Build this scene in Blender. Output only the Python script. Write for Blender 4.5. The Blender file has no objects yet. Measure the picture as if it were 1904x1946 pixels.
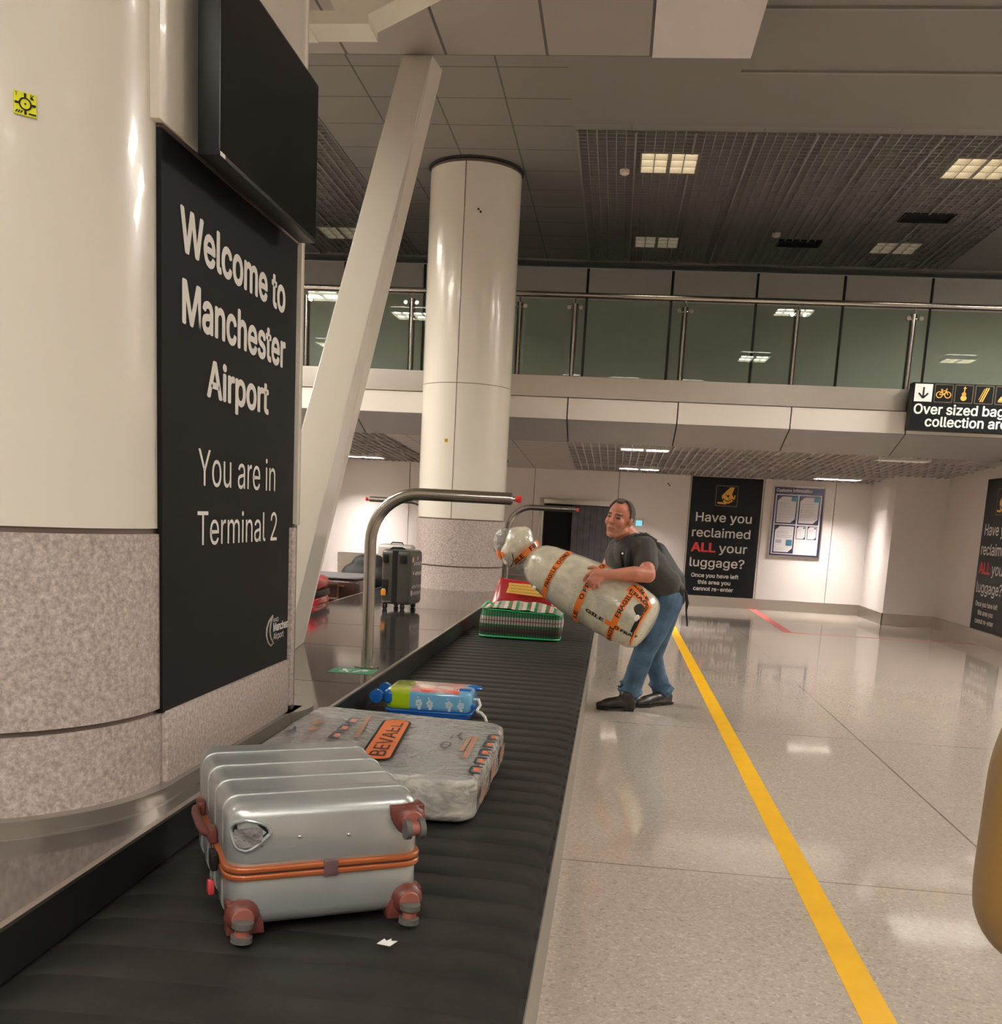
import bpy, bmesh, math, os, random
from mathutils import Vector, Matrix, noise
random.seed(4)
PI = math.pi
SC = bpy.context.scene
COL = SC.collection

# ------------------------------------------------------------------ camera, world, exposure
EYE = Vector((0.0, 0.0, 1.5))
FOC, PPX, PPY = 1916.914, 952.0, 1293.96
CR = Vector((0.9924606680809258, 0.11091364914505152, 0.05215347299740255))
CU = Vector((-0.06945711106074348, 0.15837327946130028, 0.9849333043794226))
CW = Vector((-0.1009828303993205, 0.9811299948457397, -0.1648829923871494))
cam = bpy.data.cameras.new('camera')
cam.sensor_fit = 'HORIZONTAL'
cam.sensor_width = 36.0
cam.lens = FOC / 1904 * 36.0
cam.shift_y = (PPY - 973.0) / 1904
cam.clip_start = 0.05
cam_ob = bpy.data.objects.new('camera', cam)
cam_ob.matrix_world = Matrix(((CR.x, CU.x, -CW.x, EYE.x), (CR.y, CU.y, -CW.y, EYE.y), (CR.z, CU.z, -CW.z, EYE.z), (0, 0, 0, 1)))
COL.objects.link(cam_ob)
SC.camera = cam_ob
world = bpy.data.worlds.new('world')
SC.world = world
world.use_nodes = True
world.node_tree.nodes['Background'].inputs[0].default_value = (1.0, 0.93, 0.84, 1)
world.node_tree.nodes['Background'].inputs[1].default_value = 0.1
SC.view_settings.view_transform = 'Standard'
SC.view_settings.look = 'None'
SC.view_settings.gamma = 1.0
SC.view_settings.use_curve_mapping = False
SC.view_settings.exposure = -0.1
HALL_LAMP = 66.0
LOW_LAMP = 430.0


def P(x, y, Y):
    """the place in the hall seen at pixel (x, y) of the photograph, at distance Y down the hall"""
    d = CW + CR * ((x - PPX) / FOC) - CU * ((y - PPY) / FOC)
    return EYE + d * ((Y - EYE.y) / d.y)


def PZ(x, y, z):
    d = CW + CR * ((x - PPX) / FOC) - CU * ((y - PPY) / FOC)
    return EYE + d * ((z - EYE.z) / d.z)


def PX(x, y, X):
    d = CW + CR * ((x - PPX) / FOC) - CU * ((y - PPY) / FOC)
    return EYE + d * ((X - EYE.x) / d.x)


# ------------------------------------------------------------------ materials
def srgb(r, g, b):
    f = lambda c: (c / 255 / 12.92) if c <= 10 else ((c / 255 + 0.055) / 1.055) ** 2.4
    return (f(r), f(g), f(b))


def mat(name, col, rough=0.5, metal=0.0, emit=None, emit_s=0.0, spec=0.5, coat=0.0, bump=0.0, bscale=40.0, var=0.0, vscale=8.0, sheen=0.0, alpha=1.0, trans=0.0):
    m = bpy.data.materials.new(name)
    m.use_nodes = True
    nt = m.node_tree
    b = nt.nodes['Principled BSDF']
    b.inputs['Base Color'].default_value = (*col, 1)
    b.inputs['Roughness'].default_value = rough
    b.inputs['Metallic'].default_value = metal
    b.inputs['Specular IOR Level'].default_value = spec
    b.inputs['Coat Weight'].default_value = coat
    b.inputs['Sheen Weight'].default_value = sheen
    b.inputs['Alpha'].default_value = alpha
    b.inputs['Transmission Weight'].default_value = trans
    if emit:
        b.inputs['Emission Color'].default_value = (*emit, 1)
        b.inputs['Emission Strength'].default_value = emit_s
    if bump or var:
        tc = nt.nodes.new('ShaderNodeTexCoord')
    if bump:
        n = nt.nodes.new('ShaderNodeTexNoise')
        n.inputs['Scale'].default_value = bscale
        n.inputs['Detail'].default_value = 4
        bn = nt.nodes.new('ShaderNodeBump')
        bn.inputs['Strength'].default_value = bump
        bn.inputs['Distance'].default_value = 0.02
        nt.links.new(tc.outputs['Object'], n.inputs['Vector'])
        nt.links.new(n.outputs['Fac'], bn.inputs['Height'])
        nt.links.new(bn.outputs['Normal'], b.inputs['Normal'])
    if var:
        n = nt.nodes.new('ShaderNodeTexNoise')
        n.inputs['Scale'].default_value = vscale
        n.inputs['Detail'].default_value = 5
        r = nt.nodes.new('ShaderNodeValToRGB')
        r.color_ramp.elements[0].position = 0.3
        r.color_ramp.elements[1].position = 0.7
        r.color_ramp.elements[0].color = (*[c * (1 - var) for c in col], 1)
        r.color_ramp.elements[1].color = (*[min(1, c * (1 + var)) for c in col], 1)
        nt.links.new(tc.outputs['Object'], n.inputs['Vector'])
        nt.links.new(n.outputs['Fac'], r.inputs['Fac'])
        nt.links.new(r.outputs['Color'], b.inputs['Base Color'])
    return m


def nodes(m):
    nt = m.node_tree
    return nt, nt.nodes['Principled BSDF'], nt.nodes.new, nt.links.new


def mathn(nt, op, a, b=None, c=None):
    n = nt.nodes.new('ShaderNodeMath')
    n.operation = op
    for i, v in enumerate((a, b, c)):
        if v is None:
            continue
        if isinstance(v, (int, float)):
            n.inputs[i].default_value = v
        else:
            nt.links.new(v, n.inputs[i])
    return n.outputs[0]


def line_mask(nt, coord, off, step, half):
    """1 on lines at off + k*step"""
    a = mathn(nt, 'SUBTRACT', coord, off - half)
    a = mathn(nt, 'DIVIDE', a, step)
    a = mathn(nt, 'FRACT', a)
    return mathn(nt, 'LESS_THAN', a, 2 * half / step)


def mixc(nt, fac, a, b):
    n = nt.nodes.new('ShaderNodeMix')
    n.data_type = 'RGBA'
    for k, v in ((0, fac), (6, a), (7, b)):
        if isinstance(v, (int, float)):
            n.inputs[k].default_value = v
        elif isinstance(v, tuple):
            n.inputs[k].default_value = (*v, 1)
        else:
            nt.links.new(v, n.inputs[k])
    return n.outputs[2]


def floor_material():
    m = mat('polished terrazzo', (0.62, 0.55, 0.47), 0.16, spec=0.5, coat=0.55)
    nt, b, new, link = nodes(m)
    tc = new('ShaderNodeTexCoord')
    v = new('ShaderNodeTexVoronoi')
    v.inputs['Scale'].default_value = 95
    link(tc.outputs['Object'], v.inputs['Vector'])
    sep = new('ShaderNodeSeparateColor')
    link(v.outputs['Color'], sep.inputs[0])
    ramp = new('ShaderNodeValToRGB')
    e = ramp.color_ramp.elements
    e[0].position = 0.0; e[0].color = (0.39, 0.335, 0.275, 1)
    e[1].position = 1.0; e[1].color = (0.66, 0.59, 0.51, 1)
    for p, c in ((0.12, (0.48, 0.42, 0.35, 1)), (0.5, (0.525, 0.46, 0.39, 1)), (0.88, (0.55, 0.485, 0.415, 1))):
        q = e.new(p); q.color = c
    link(sep.outputs[0], ramp.inputs['Fac'])
    n = new('ShaderNodeTexNoise')
    n.inputs['Scale'].default_value = 1.6
    n.inputs['Detail'].default_value = 3
    link(tc.outputs['Object'], n.inputs['Vector'])
    c1 = mixc(nt, mathn(nt, 'MULTIPLY', n.outputs['Fac'], 0.22), ramp.outputs['Color'], (0.60, 0.45, 0.38))
    v2 = new('ShaderNodeTexVoronoi')
    v2.inputs['Scale'].default_value = 7.0
    link(tc.outputs['Object'], v2.inputs['Vector'])
    spot = mathn(nt, 'LESS_THAN', v2.outputs['Distance'], 0.035)
    c1 = mixc(nt, mathn(nt, 'MULTIPLY', spot, 0.55), c1, (0.12, 0.10, 0.08))
    sx = new('ShaderNodeSeparateXYZ')
    link(tc.outputs['Object'], sx.inputs[0])
    lx = line_mask(nt, sx.outputs['X'], 1.876, 3.3, 0.006)
    ly = line_mask(nt, sx.outputs['Y'], 4.288, 3.15, 0.005)
    c2 = mixc(nt, mathn(nt, 'MULTIPLY', mathn(nt, 'MAXIMUM', lx, ly), 0.8), c1, (0.16, 0.125, 0.10))
    link(c2, b.inputs['Base Color'])
    r = new('ShaderNodeMapRange')
    b.inputs['Coat Roughness'].default_value = 0.045
    r.inputs['To Min'].default_value = 0.06
    r.inputs['To Max'].default_value = 0.14
    link(n.outputs['Fac'], r.inputs['Value'])
    link(r.outputs[0], b.inputs['Roughness'])
    return m


def granite_material():
    m = mat('pink grey granite', (0.5, 0.42, 0.38), 0.35)
    nt, b, new, link = nodes(m)
    tc = new('ShaderNodeTexCoord')
    n = new('ShaderNodeTexNoise')
    n.inputs['Scale'].default_value = 62
    n.inputs['Detail'].default_value = 6
    n.inputs['Roughness'].default_value = 0.7
    link(tc.outputs['Object'], n.inputs['Vector'])
    ramp = new('ShaderNodeValToRGB')
    e = ramp.color_ramp.elements
    e[0].position = 0.33; e[0].color = (0.27, 0.225, 0.205, 1)
    e[1].position = 0.70; e[1].color = (0.72, 0.655, 0.60, 1)
    q = e.new(0.5); q.color = (0.46, 0.395, 0.36, 1)
    link(n.outputs['Fac'], ramp.inputs['Fac'])
    n2 = new('ShaderNodeTexNoise')
    n2.inputs['Scale'].default_value = 2.2
    link(tc.outputs['Object'], n2.inputs['Vector'])
    link(mixc(nt, mathn(nt, 'MULTIPLY', n2.outputs['Fac'], 0.25), ramp.outputs['Color'], (0.5, 0.36, 0.34)), b.inputs['Base Color'])
    return m


def tile_material(name, col, joint, offx, stepx, offy, stepy, half=0.008, rough=0.45, limit=None, spec=0.5):
    m = mat(name, col, rough, spec=spec)
    nt, b, new, link = nodes(m)
    tc = new('ShaderNodeTexCoord')
    sx = new('ShaderNodeSeparateXYZ')
    link(tc.outputs['Object'], sx.inputs[0])
    lx = line_mask(nt, sx.outputs['X'], offx, stepx, half)
    ly = line_mask(nt, sx.outputs['Y'], offy, stepy, half)
    f = mathn(nt, 'MAXIMUM', lx, ly)
    if limit is not None:
        f = mathn(nt, 'MULTIPLY', f, mathn(nt, 'LESS_THAN', sx.outputs['X'], limit))
    link(mixc(nt, f, col, joint), b.inputs['Base Color'])
    return m


def brushed(name, col, rough=0.28, scale=(2, 90, 90), amt=0.18):
    m = mat(name, col, rough, metal=1.0)
    nt, b, new, link = nodes(m)
    tc = new('ShaderNodeTexCoord')
    mp = new('ShaderNodeMapping')
    mp.inputs['Scale'].default_value = scale
    n = new('ShaderNodeTexNoise')
    n.inputs['Scale'].default_value = 3
    n.inputs['Detail'].default_value = 6
    link(tc.outputs['Object'], mp.inputs['Vector'])
    link(mp.outputs[0], n.inputs['Vector'])
    r = new('ShaderNodeMapRange')
    r.inputs['To Min'].default_value = rough - amt / 2
    r.inputs['To Max'].default_value = rough + amt / 2
    link(n.outputs['Fac'], r.inputs['Value'])
    link(r.outputs[0], b.inputs['Roughness'])
    return m


def wrap_material(name, col, rough=0.18, bscale=30, bstr=0.9, stretch=(1, 1, 1), cell=0.0, var=0.25, film=False):
    """clear plastic film over a surface: glossy, creased"""
    m = mat(name, col, rough, coat=0.7, spec=0.6)
    nt, b, new, link = nodes(m)
    tc = new('ShaderNodeTexCoord')
    mp = new('ShaderNodeMapping')
    mp.inputs['Scale'].default_value = stretch
    link(tc.outputs['Object'], mp.inputs['Vector'])
    n = new('ShaderNodeTexNoise')
    n.inputs['Scale'].default_value = bscale
    n.inputs['Detail'].default_value = 5
    n.inputs['Distortion'].default_value = 1.2
    link(mp.outputs[0], n.inputs['Vector'])
    h = n.outputs['Fac']
    if cell:
        v = new('ShaderNodeTexVoronoi')
        v.inputs['Scale'].default_value = cell
        link(tc.outputs['Object'], v.inputs['Vector'])
        h = mathn(nt, 'ADD', mathn(nt, 'MULTIPLY', n.outputs['Fac'], 0.7), mathn(nt, 'MULTIPLY', v.outputs['Distance'], -0.6))
    bn = new('ShaderNodeBump')
    bn.inputs['Strength'].default_value = bstr
    bn.inputs['Distance'].default_value = 0.13 if film else 0.02
    link(h, bn.inputs['Height'])
    if film:
        b.inputs['Coat Weight'].default_value = 1.0
        b.inputs['Coat Roughness'].default_value = 0.05
        b.inputs['Roughness'].default_value = 0.5
    else:
        link(bn.outputs['Normal'], b.inputs['Normal'])
    link(bn.outputs['Normal'], b.inputs['Coat Normal'])
    r = new('ShaderNodeValToRGB')
    r.color_ramp.elements[0].position = 0.35
    r.color_ramp.elements[1].position = 0.68
    r.color_ramp.elements[0].color = (*[c * (1 - var) for c in col], 1)
    r.color_ramp.elements[1].color = (*[min(1, c * (1 + var)) for c in col], 1)
    link(n.outputs['Fac'], r.inputs['Fac'])
    link(r.outputs['Color'], b.inputs['Base Color'])
    return m


def stripe_material(name, axis, bands, off, width, ribs=None, rough=0.6):
    """woven plaid: coloured bands along one object axis, fine dark ribs along another"""
    m = mat(name, (0.1, 0.4, 0.2), rough)
    nt, b, new, link = nodes(m)
    tc = new('ShaderNodeTexCoord')
    sx = new('ShaderNodeSeparateXYZ')
    link(tc.outputs['Object'], sx.inputs[0])
    f = mathn(nt, 'DIVIDE', mathn(nt, 'SUBTRACT', sx.outputs[axis], off), width)
    f = mathn(nt, 'FRACT', f)
    ramp = new('ShaderNodeValToRGB')
    ramp.color_ramp.interpolation = 'CONSTANT'
    e = ramp.color_ramp.elements
    e[0].position = bands[0][0]; e[0].color = (*bands[0][1], 1)
    e[1].position = bands[1][0]; e[1].color = (*bands[1][1], 1)
    for p, c in bands[2:]:
        q = e.new(p); q.color = (*c, 1)
    link(f, ramp.inputs['Fac'])
    out = ramp.outputs['Color']
    if ribs:
        ax, st, half, c = ribs
        out = mixc(nt, mathn(nt, 'MULTIPLY', line_mask(nt, sx.outputs[ax], 0, st, half), 0.75), out, c)
    link(out, b.inputs['Base Color'])
    return m


def glass_material():
    m = bpy.data.materials.new('green tinted glass')
    m.use_nodes = True
    nt = m.node_tree
    nt.nodes.remove(nt.nodes['Principled BSDF'])
    out = nt.nodes['Material Output']
    t = nt.nodes.new('ShaderNodeBsdfTransparent')
    t.inputs[0].default_value = (0.78, 0.86, 0.80, 1)
    g = nt.nodes.new('ShaderNodeBsdfGlossy')
    g.inputs['Roughness'].default_value = 0.0
    g.inputs[0].default_value = (1, 1, 1, 1)
    fr = nt.nodes.new('ShaderNodeFresnel')
    fr.inputs['IOR'].default_value = 1.55
    mx = nt.nodes.new('ShaderNodeMixShader')
    nt.links.new(fr.outputs[0], mx.inputs[0])
    nt.links.new(t.outputs[0], mx.inputs[1])
    nt.links.new(g.outputs[0], mx.inputs[2])
    nt.links.new(mx.outputs[0], out.inputs[0])
    return m


M = {}
M['floor'] = floor_material()
M['granite'] = granite_material()
M['white_panel'] = mat('cream white enamel panel', (0.775, 0.73, 0.635), 0.22, coat=0.25)
M['wall_white'] = mat('white wall panel', (0.80, 0.74, 0.69), 0.35)
M['wall_upper'] = mat('beige wall panel', (0.60, 0.56, 0.515), 0.4)
M['groove'] = mat('dark joint', (0.03, 0.028, 0.026), 0.7)
M['bronze'] = mat('brown metal joint strip', (0.16, 0.12, 0.105), 0.4, metal=0.4)
M['steel'] = brushed('brushed stainless steel', (0.60, 0.555, 0.50), 0.30, (1, 1, 60), 0.06)
M['steel_pole'] = brushed('satin stainless tube', (0.43, 0.40, 0.36), 0.24, (60, 60, 3), 0.05)
M['deck'] = mat('polished dark steel deck', (0.31, 0.29, 0.275), 0.09, metal=0.92)
M['kick'] = mat('dull steel kick plate', (0.36, 0.325, 0.29), 0.3, metal=0.7)
M['black_gloss'] = mat('black board', (0.017, 0.018, 0.019), 0.32)
M['sign_black'] = mat('matt black sign board', (0.0105, 0.0118, 0.0126), 0.42, spec=0.10)
M['screen'] = mat('dark display glass', (0.007, 0.007, 0.0068), 0.3, spec=0.06)
M['black_plastic'] = mat('black plastic', (0.013, 0.013, 0.014), 0.4, spec=0.3)
M['black_matte'] = mat('matt black', (0.008, 0.008, 0.008), 0.8)
M['white_letter'] = mat('white lettering', (0.86, 0.83, 0.78), 0.5)
M['grey_letter'] = mat('grey lettering', (0.42, 0.40, 0.38), 0.5)
M['red_letter'] = mat('red lettering', (0.75, 0.05, 0.05), 0.5)
M['orange_letter'] = mat('amber pictogram', (0.80, 0.42, 0.05), 0.5)
M['glass'] = glass_material()
M['ceiling'] = tile_material('grey metal ceiling tile', (0.19, 0.178, 0.165), (0.06, 0.055, 0.05), -1.368, 0.69, 10.04, 0.71, 0.009, 0.5, -0.72)
M['ceiling_near'] = tile_material('pale ceiling tile', (0.30, 0.27, 0.245), (0.07, 0.06, 0.055), 0.028, 0.862, 9.2, 1.02, 0.012, 0.5)
M['ceiling_far'] = tile_material('grey ceiling sheet', (0.195, 0.183, 0.17), (0.10, 0.09, 0.08), 4.0, 1.37, 10.05, 1.05, 0.006, 0.4)
M['lamplit_tile'] = mat('ceiling tile with painted lamplight', (0.62, 0.56, 0.55), 0.5)  # paler colour stands in for lamplight on this one tile
M['lattice'] = mat('grey open cell lattice', (0.235, 0.22, 0.205), 0.5)
M['plenum'] = mat('dark ceiling void', (0.05, 0.046, 0.043), 0.9)
M['low_ceiling'] = tile_material('lower ceiling tile', (0.42, 0.38, 0.36), (0.2, 0.18, 0.17), -1.5, 1.5, 14.3, 0.33, 0.012, 0.5)
M['low_slat'] = mat('lower ceiling slat', (0.55, 0.50, 0.47), 0.4)
M['low_dark'] = mat('lower ceiling backing', (0.36, 0.33, 0.31), 0.6)
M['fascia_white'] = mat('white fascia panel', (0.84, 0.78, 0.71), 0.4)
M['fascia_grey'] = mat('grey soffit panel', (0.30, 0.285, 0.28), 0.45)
M['trim_white'] = mat('white trim', (0.78, 0.72, 0.64), 0.4)
M['lamp_hall'] = mat('lit hall lamp diffuser', (0.9, 0.9, 0.85), 0.4, emit=(1.0, 0.94, 0.865), emit_s=HALL_LAMP)
M['lamp_dim'] = mat('lamp diffuser, near row', (0.5, 0.46, 0.38), 0.4, emit=(1.0, 0.88, 0.68), emit_s=17.0)
M['lamp_dimmer'] = mat('lamp diffuser, far row', (0.4, 0.38, 0.3), 0.4, emit=(1.0, 0.94, 0.80), emit_s=4.5)
M['lamp_low'] = mat('lit lower lamp diffuser', (0.9, 0.9, 0.85), 0.4, emit=(1.0, 0.93, 0.89), emit_s=LOW_LAMP)
M['low_louvre'] = mat('white lamp louvre', (0.55, 0.52, 0.48), 0.5)
M['lamp_low_dim'] = mat('faint lower lamp diffuser', (0.9, 0.9, 0.85), 0.4, emit=(1.0, 0.93, 0.86), emit_s=5.0)
M['lamp_louvre'] = mat('cream lamp louvre', (0.22, 0.195, 0.15), 0.5)
M['lamp_frame'] = mat('lamp frame', (0.5, 0.46, 0.38), 0.4)
M['yellow_line'] = mat('yellow floor tape', (0.86, 0.47, 0.005), 0.4, var=0.05, vscale=6)
M['red_line'] = mat('red floor tape', (0.85, 0.16, 0.15), 0.35)
M['rubber'] = mat('black belt rubber', (0.020, 0.0185, 0.0165), 0.5, spec=0.42, bump=0.08, bscale=25, var=0.25, vscale=5)
M['rubber_edge'] = mat('black rubber skirt', (0.012, 0.012, 0.012), 0.42)
M['grey_trim'] = mat('grey metal skirting', (0.36, 0.335, 0.29), 0.35, metal=0.5)
M['red_tip'] = mat('red plastic tip', (0.75, 0.03, 0.03), 0.35)
M['chrome'] = mat('bright metal', (0.8, 0.78, 0.74), 0.15, metal=1.0)


# ------------------------------------------------------------------ mesh builder
def origin_of(o):
    v = Vector((0, 0, 0))
    while o is not None:
        v = v + o.location
        o = o.parent
    return v


class MB:
    def __init__(self, frame=None):
        self.v, self.f, self.mi, self.T = [], [], [], frame
        self.cur = 0

    def add(self, verts, faces, mi=None):
        k = len(self.v)
        for p in verts:
            p = Vector(p)
            self.v.append(self.T @ p if self.T is not None else p)
        for f in faces:
            self.f.append([i + k for i in f])
            self.mi.append(self.cur if mi is None else mi)

    def box(self, lo, hi, mi=None):
        x0, y0, z0 = lo; x1, y1, z1 = hi
        v = [(x0, y0, z0), (x1, y0, z0), (x1, y1, z0), (x0, y1, z0), (x0, y0, z1), (x1, y0, z1), (x1, y1, z1), (x0, y1, z1)]
        self.add(v, [(0, 3, 2, 1), (4, 5, 6, 7), (0, 1, 5, 4), (1, 2, 6, 5), (2, 3, 7, 6), (3, 0, 4, 7)], mi)

    def rbox(self, lo, hi, r, seg=3, mi=None):
        bm = bmesh.new()
        bmesh.ops.create_cube(bm, size=1)
        for v in bm.verts:
            for i in range(3):
                v.co[i] = lo[i] + (v.co[i] + 0.5) * (hi[i] - lo[i])
        bmesh.ops.bevel(bm, geom=bm.edges[:], offset=r, segments=seg, profile=0.5, affect='EDGES')
        bm.verts.index_update()
        self.add([v.co.copy() for v in bm.verts], [[v.index for v in f.verts] for f in bm.faces], mi)
        bm.free()

    def slab(self, lo, hi, rz, redge, seg=5, axis=2, mi=None):
        """box with big rounded corners in the plane across axis and softer rims"""
        bm = bmesh.new()
        bmesh.ops.create_cube(bm, size=1)
        for v in bm.verts:
            for i in range(3):
                v.co[i] = lo[i] + (v.co[i] + 0.5) * (hi[i] - lo[i])
        ed = [e for e in bm.edges if abs((e.verts[0].co - e.verts[1].co)[axis]) > 1e-6]
        bmesh.ops.bevel(bm, geom=ed, offset=min([rz] + [0.49 * (hi[i] - lo[i]) for i in range(3) if i != axis]), segments=seg, profile=0.5, affect='EDGES')
        if redge:
            ed = [e for e in bm.edges if abs(e.verts[0].co[axis] - e.verts[1].co[axis]) < 1e-6 and len(e.link_faces) == 2 and abs(e.link_faces[0].normal.dot(e.link_faces[1].normal)) < 0.2]
            bmesh.ops.bevel(bm, geom=ed, offset=redge, segments=3, profile=0.5, affect='EDGES')
        bm.verts.index_update()
        self.add([v.co.copy() for v in bm.verts], [[v.index for v in f.verts] for f in bm.faces], mi)
        bm.free()

    def hexa(self, a, b, mi=None):
        """solid between two quads given in the same order"""
        self.add(list(a) + list(b), [(3, 2, 1, 0), (4, 5, 6, 7), (0, 1, 5, 4), (1, 2, 6, 5), (2, 3, 7, 6), (3, 0, 4, 7)], mi)

    def prism(self, poly, d, mi=None):
        """solid swept from polygon (3-D points) along vector d"""
        n = len(poly); d = Vector(d)
        v = [Vector(p) for p in poly] + [Vector(p) + d for p in poly]
        self.add(v, [list(range(n))[::-1], list(range(n, 2 * n))] + [(i, (i + 1) % n, n + (i + 1) % n, n + i) for i in range(n)], mi)

    def tube(self, path, r, n=12, mi=None, closed=False):
        path = [Vector(p) for p in path]
        rr = r if isinstance(r, (list, tuple)) else [r] * len(path)
        rings, prev = [], None
        m = len(path)
        for i, p in enumerate(path):
            if closed:
                t = (path[(i + 1) % m] - path[i - 1]).normalized()
            else:
                t = (path[min(i + 1, m - 1)] - path[max(i - 1, 0)]).normalized()
            if prev is None:
                a = Vector((0, 0, 1)) if abs(t.z) < 0.9 else Vector((1, 0, 0))
                prev = t.cross(a).normalized()
            prev = (prev - t * prev.dot(t)).normalized()
            b = t.cross(prev)
            rings.append([p + (prev * math.cos(2 * PI * k / n) + b * math.sin(2 * PI * k / n)) * rr[i] for k in range(n)])
        v = [q for g in rings for q in g]
        f = []
        for i in range(m if closed else m - 1):
            j = (i + 1) % m
            for k in range(n):
                f.append((i * n + k, i * n + (k + 1) % n, j * n + (k + 1) % n, j * n + k))
        if not closed:
            f.append(list(range(n))[::-1])
            f.append([(m - 1) * n + k for k in range(n)])
        self.add(v, f, mi)

    def cyl(self, a, b, r, n=24, mi=None):
        self.tube([a, b], r, n, mi)

    def sphere(self, c, r, nu=16, nv=10, mi=None, axes=None):
        c = Vector(c)
        r = r if isinstance(r, (tuple, list)) else (r, r, r)
        A = axes or (Vector((1, 0, 0)), Vector((0, 1, 0)), Vector((0, 0, 1)))
        v = [c - A[2] * r[2]]
        for j in range(1, nv):
            t = -PI / 2 + PI * j / nv
            for i in range(nu):
                p = 2 * PI * i / nu
                v.append(c + A[0] * (r[0] * math.cos(t) * math.cos(p)) + A[1] * (r[1] * math.cos(t) * math.sin(p)) + A[2] * (r[2] * math.sin(t)))
        v.append(c + A[2] * r[2])
        f = [(0, 1 + (i + 1) % nu, 1 + i) for i in range(nu)]
        for j in range(nv - 2):
            for i in range(nu):
                f.append((1 + j * nu + i, 1 + j * nu + (i + 1) % nu, 1 + (j + 1) * nu + (i + 1) % nu, 1 + (j + 1) * nu + i))
        last = len(v) - 1; k = 1 + (nv - 2) * nu
        f += [(last, k + i, k + (i + 1) % nu) for i in range(nu)]
        self.add(v, f, mi)

    def capsule(self, a, ra, b, rb, n=14, mi=None):
        a, b = Vector(a), Vector(b)
        d = b - a
        L = d.length
        t = d / L if L > 1e-6 else Vector((0, 0, 1))
        path, rad = [], []
        for k in range(5):
            q = PI / 2 * k / 4
            path.append(a - t * ra * math.cos(q)); rad.append(max(1e-4, ra * math.sin(q)))
        for k in range(1, 5):
            path.append(a + d * k / 5); rad.append(ra + (rb - ra) * k / 5)
        for k in range(5):
            q = PI / 2 * k / 4
            path.append(b + t * rb * math.sin(q)); rad.append(max(1e-4, rb * math.cos(q)))
        self.tube(path, rad, n, mi)

    def grid(self, fn, nu, nv, mi=None, closed_u=False):
        v = [fn(i / (nu if closed_u else nu - 1), j / (nv - 1)) for j in range(nv) for i in range(nu)]
        f = []
        for j in range(nv - 1):
            for i in range(nu if closed_u else nu - 1):
                i2 = (i + 1) % nu
                f.append((j * nu + i, j * nu + i2, (j + 1) * nu + i2, (j + 1) * nu + i))
        self.add(v, f, mi)

    def mesh(self, name, org):
        me = bpy.data.meshes.new(name)
        me.from_pydata([tuple(p - org) for p in self.v], [], self.f)
        return me

    def build(self, name, mats, parent=None, smooth=True, angle=40, bevel=0.0):
        org = origin_of(parent)
        me = self.mesh(name, org)
        mats = mats if isinstance(mats, (list, tuple)) else [mats]
        for m in mats:
            me.materials.append(m)
        me.polygons.foreach_set('material_index', self.mi)
        return finish(name, me, parent, smooth, angle, bevel)


def finish(name, me, parent=None, smooth=True, angle=40, bevel=0.0, recalc=True):
    if recalc or bevel:
        bm = bmesh.new()
        bm.from_mesh(me)
        if recalc:
            bmesh.ops.recalc_face_normals(bm, faces=bm.faces[:])
        if bevel:
            ed = [e for e in bm.edges if len(e.link_faces) == 2 and e.calc_face_angle(0) > 0.9]
            bmesh.ops.bevel(bm, geom=ed, offset=bevel, segments=2, profile=0.5, affect='EDGES', clamp_overlap=True)
        bm.to_mesh(me)
        bm.free()
    if smooth:
        me.shade_smooth()
        if angle < 180 and hasattr(me, 'set_sharp_from_angle'):
            me.set_sharp_from_angle(angle=math.radians(angle))
    o = bpy.data.objects.new(name, me)
    COL.objects.link(o)
    o.parent = parent
    return o


def thing(name, label, cat, loc=(0, 0, 0), group=None):
    o = bpy.data.objects.new(name, None)
    o.empty_display_size = 0.1
    o.location = loc
    COL.objects.link(o)
    tag(o, label, cat, group)
    return o


def tag(o, label=None, cat=None, group=None, kind=None):
    for k, v in (('label', label), ('category', cat), ('group', group), ('kind', kind)):
        if v:
            o[k] = v
    return o


def struct(o, label=None):
    o['kind'] = 'structure'
    if label:
        o['label'] = label
    return o


def move(o, loc):
    """put an object's origin at loc without moving its mesh"""
    d = Vector(loc) - o.location
    o.data.transform(Matrix.Translation(-d))
    o.location = Vector(loc)
    return o


def copy_tree(o, loc, parent=None):
    c = o.copy()
    COL.objects.link(c)
    c.parent = parent
    if parent is None:
        c.location = loc
    for ch in [k for k in COL.objects if k.parent == o]:
        copy_tree(ch, None, c)
    return c


TEXT_CACHE = {}
try:        # Blender's own interface sans-serif; the built-in face otherwise
    SANS = bpy.data.fonts.load(os.path.join(bpy.utils.resource_path('LOCAL'), 'datafiles', 'fonts', 'Inter.woff2'))
except Exception:
    SANS = None


CAPH = 0.509 if SANS else 0.682


def text_raw(body, bold=0.0, spacing=1.0):
    """flat letter mesh data: vertices with cap height 1 and left edge 0, faces, width"""
    key = (body, spacing)
    if key not in TEXT_CACHE:
        c = bpy.data.curves.new('letters', 'FONT')
        if SANS:
            c.font = SANS
        c.body = body
        c.resolution_u = 4
        c.space_character = spacing
        o = bpy.data.objects.new('letters', c)
        COL.objects.link(o)
        dg = bpy.context.evaluated_depsgraph_get()
        me = bpy.data.meshes.new_from_object(o.evaluated_get(dg))
        v = [Vector((p.co.x / CAPH, p.co.y / CAPH)) for p in me.vertices]
        f = [list(p.vertices) for p in me.polygons]
        bpy.data.objects.remove(o)
        bpy.data.curves.remove(c)
        bpy.data.meshes.remove(me)
        x0 = min(p.x for p in v); x1 = max(p.x for p in v)
        TEXT_CACHE[key] = ([Vector((p.x - x0, p.y)) for p in v], f, x1 - x0)
    return TEXT_CACHE[key]


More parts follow.
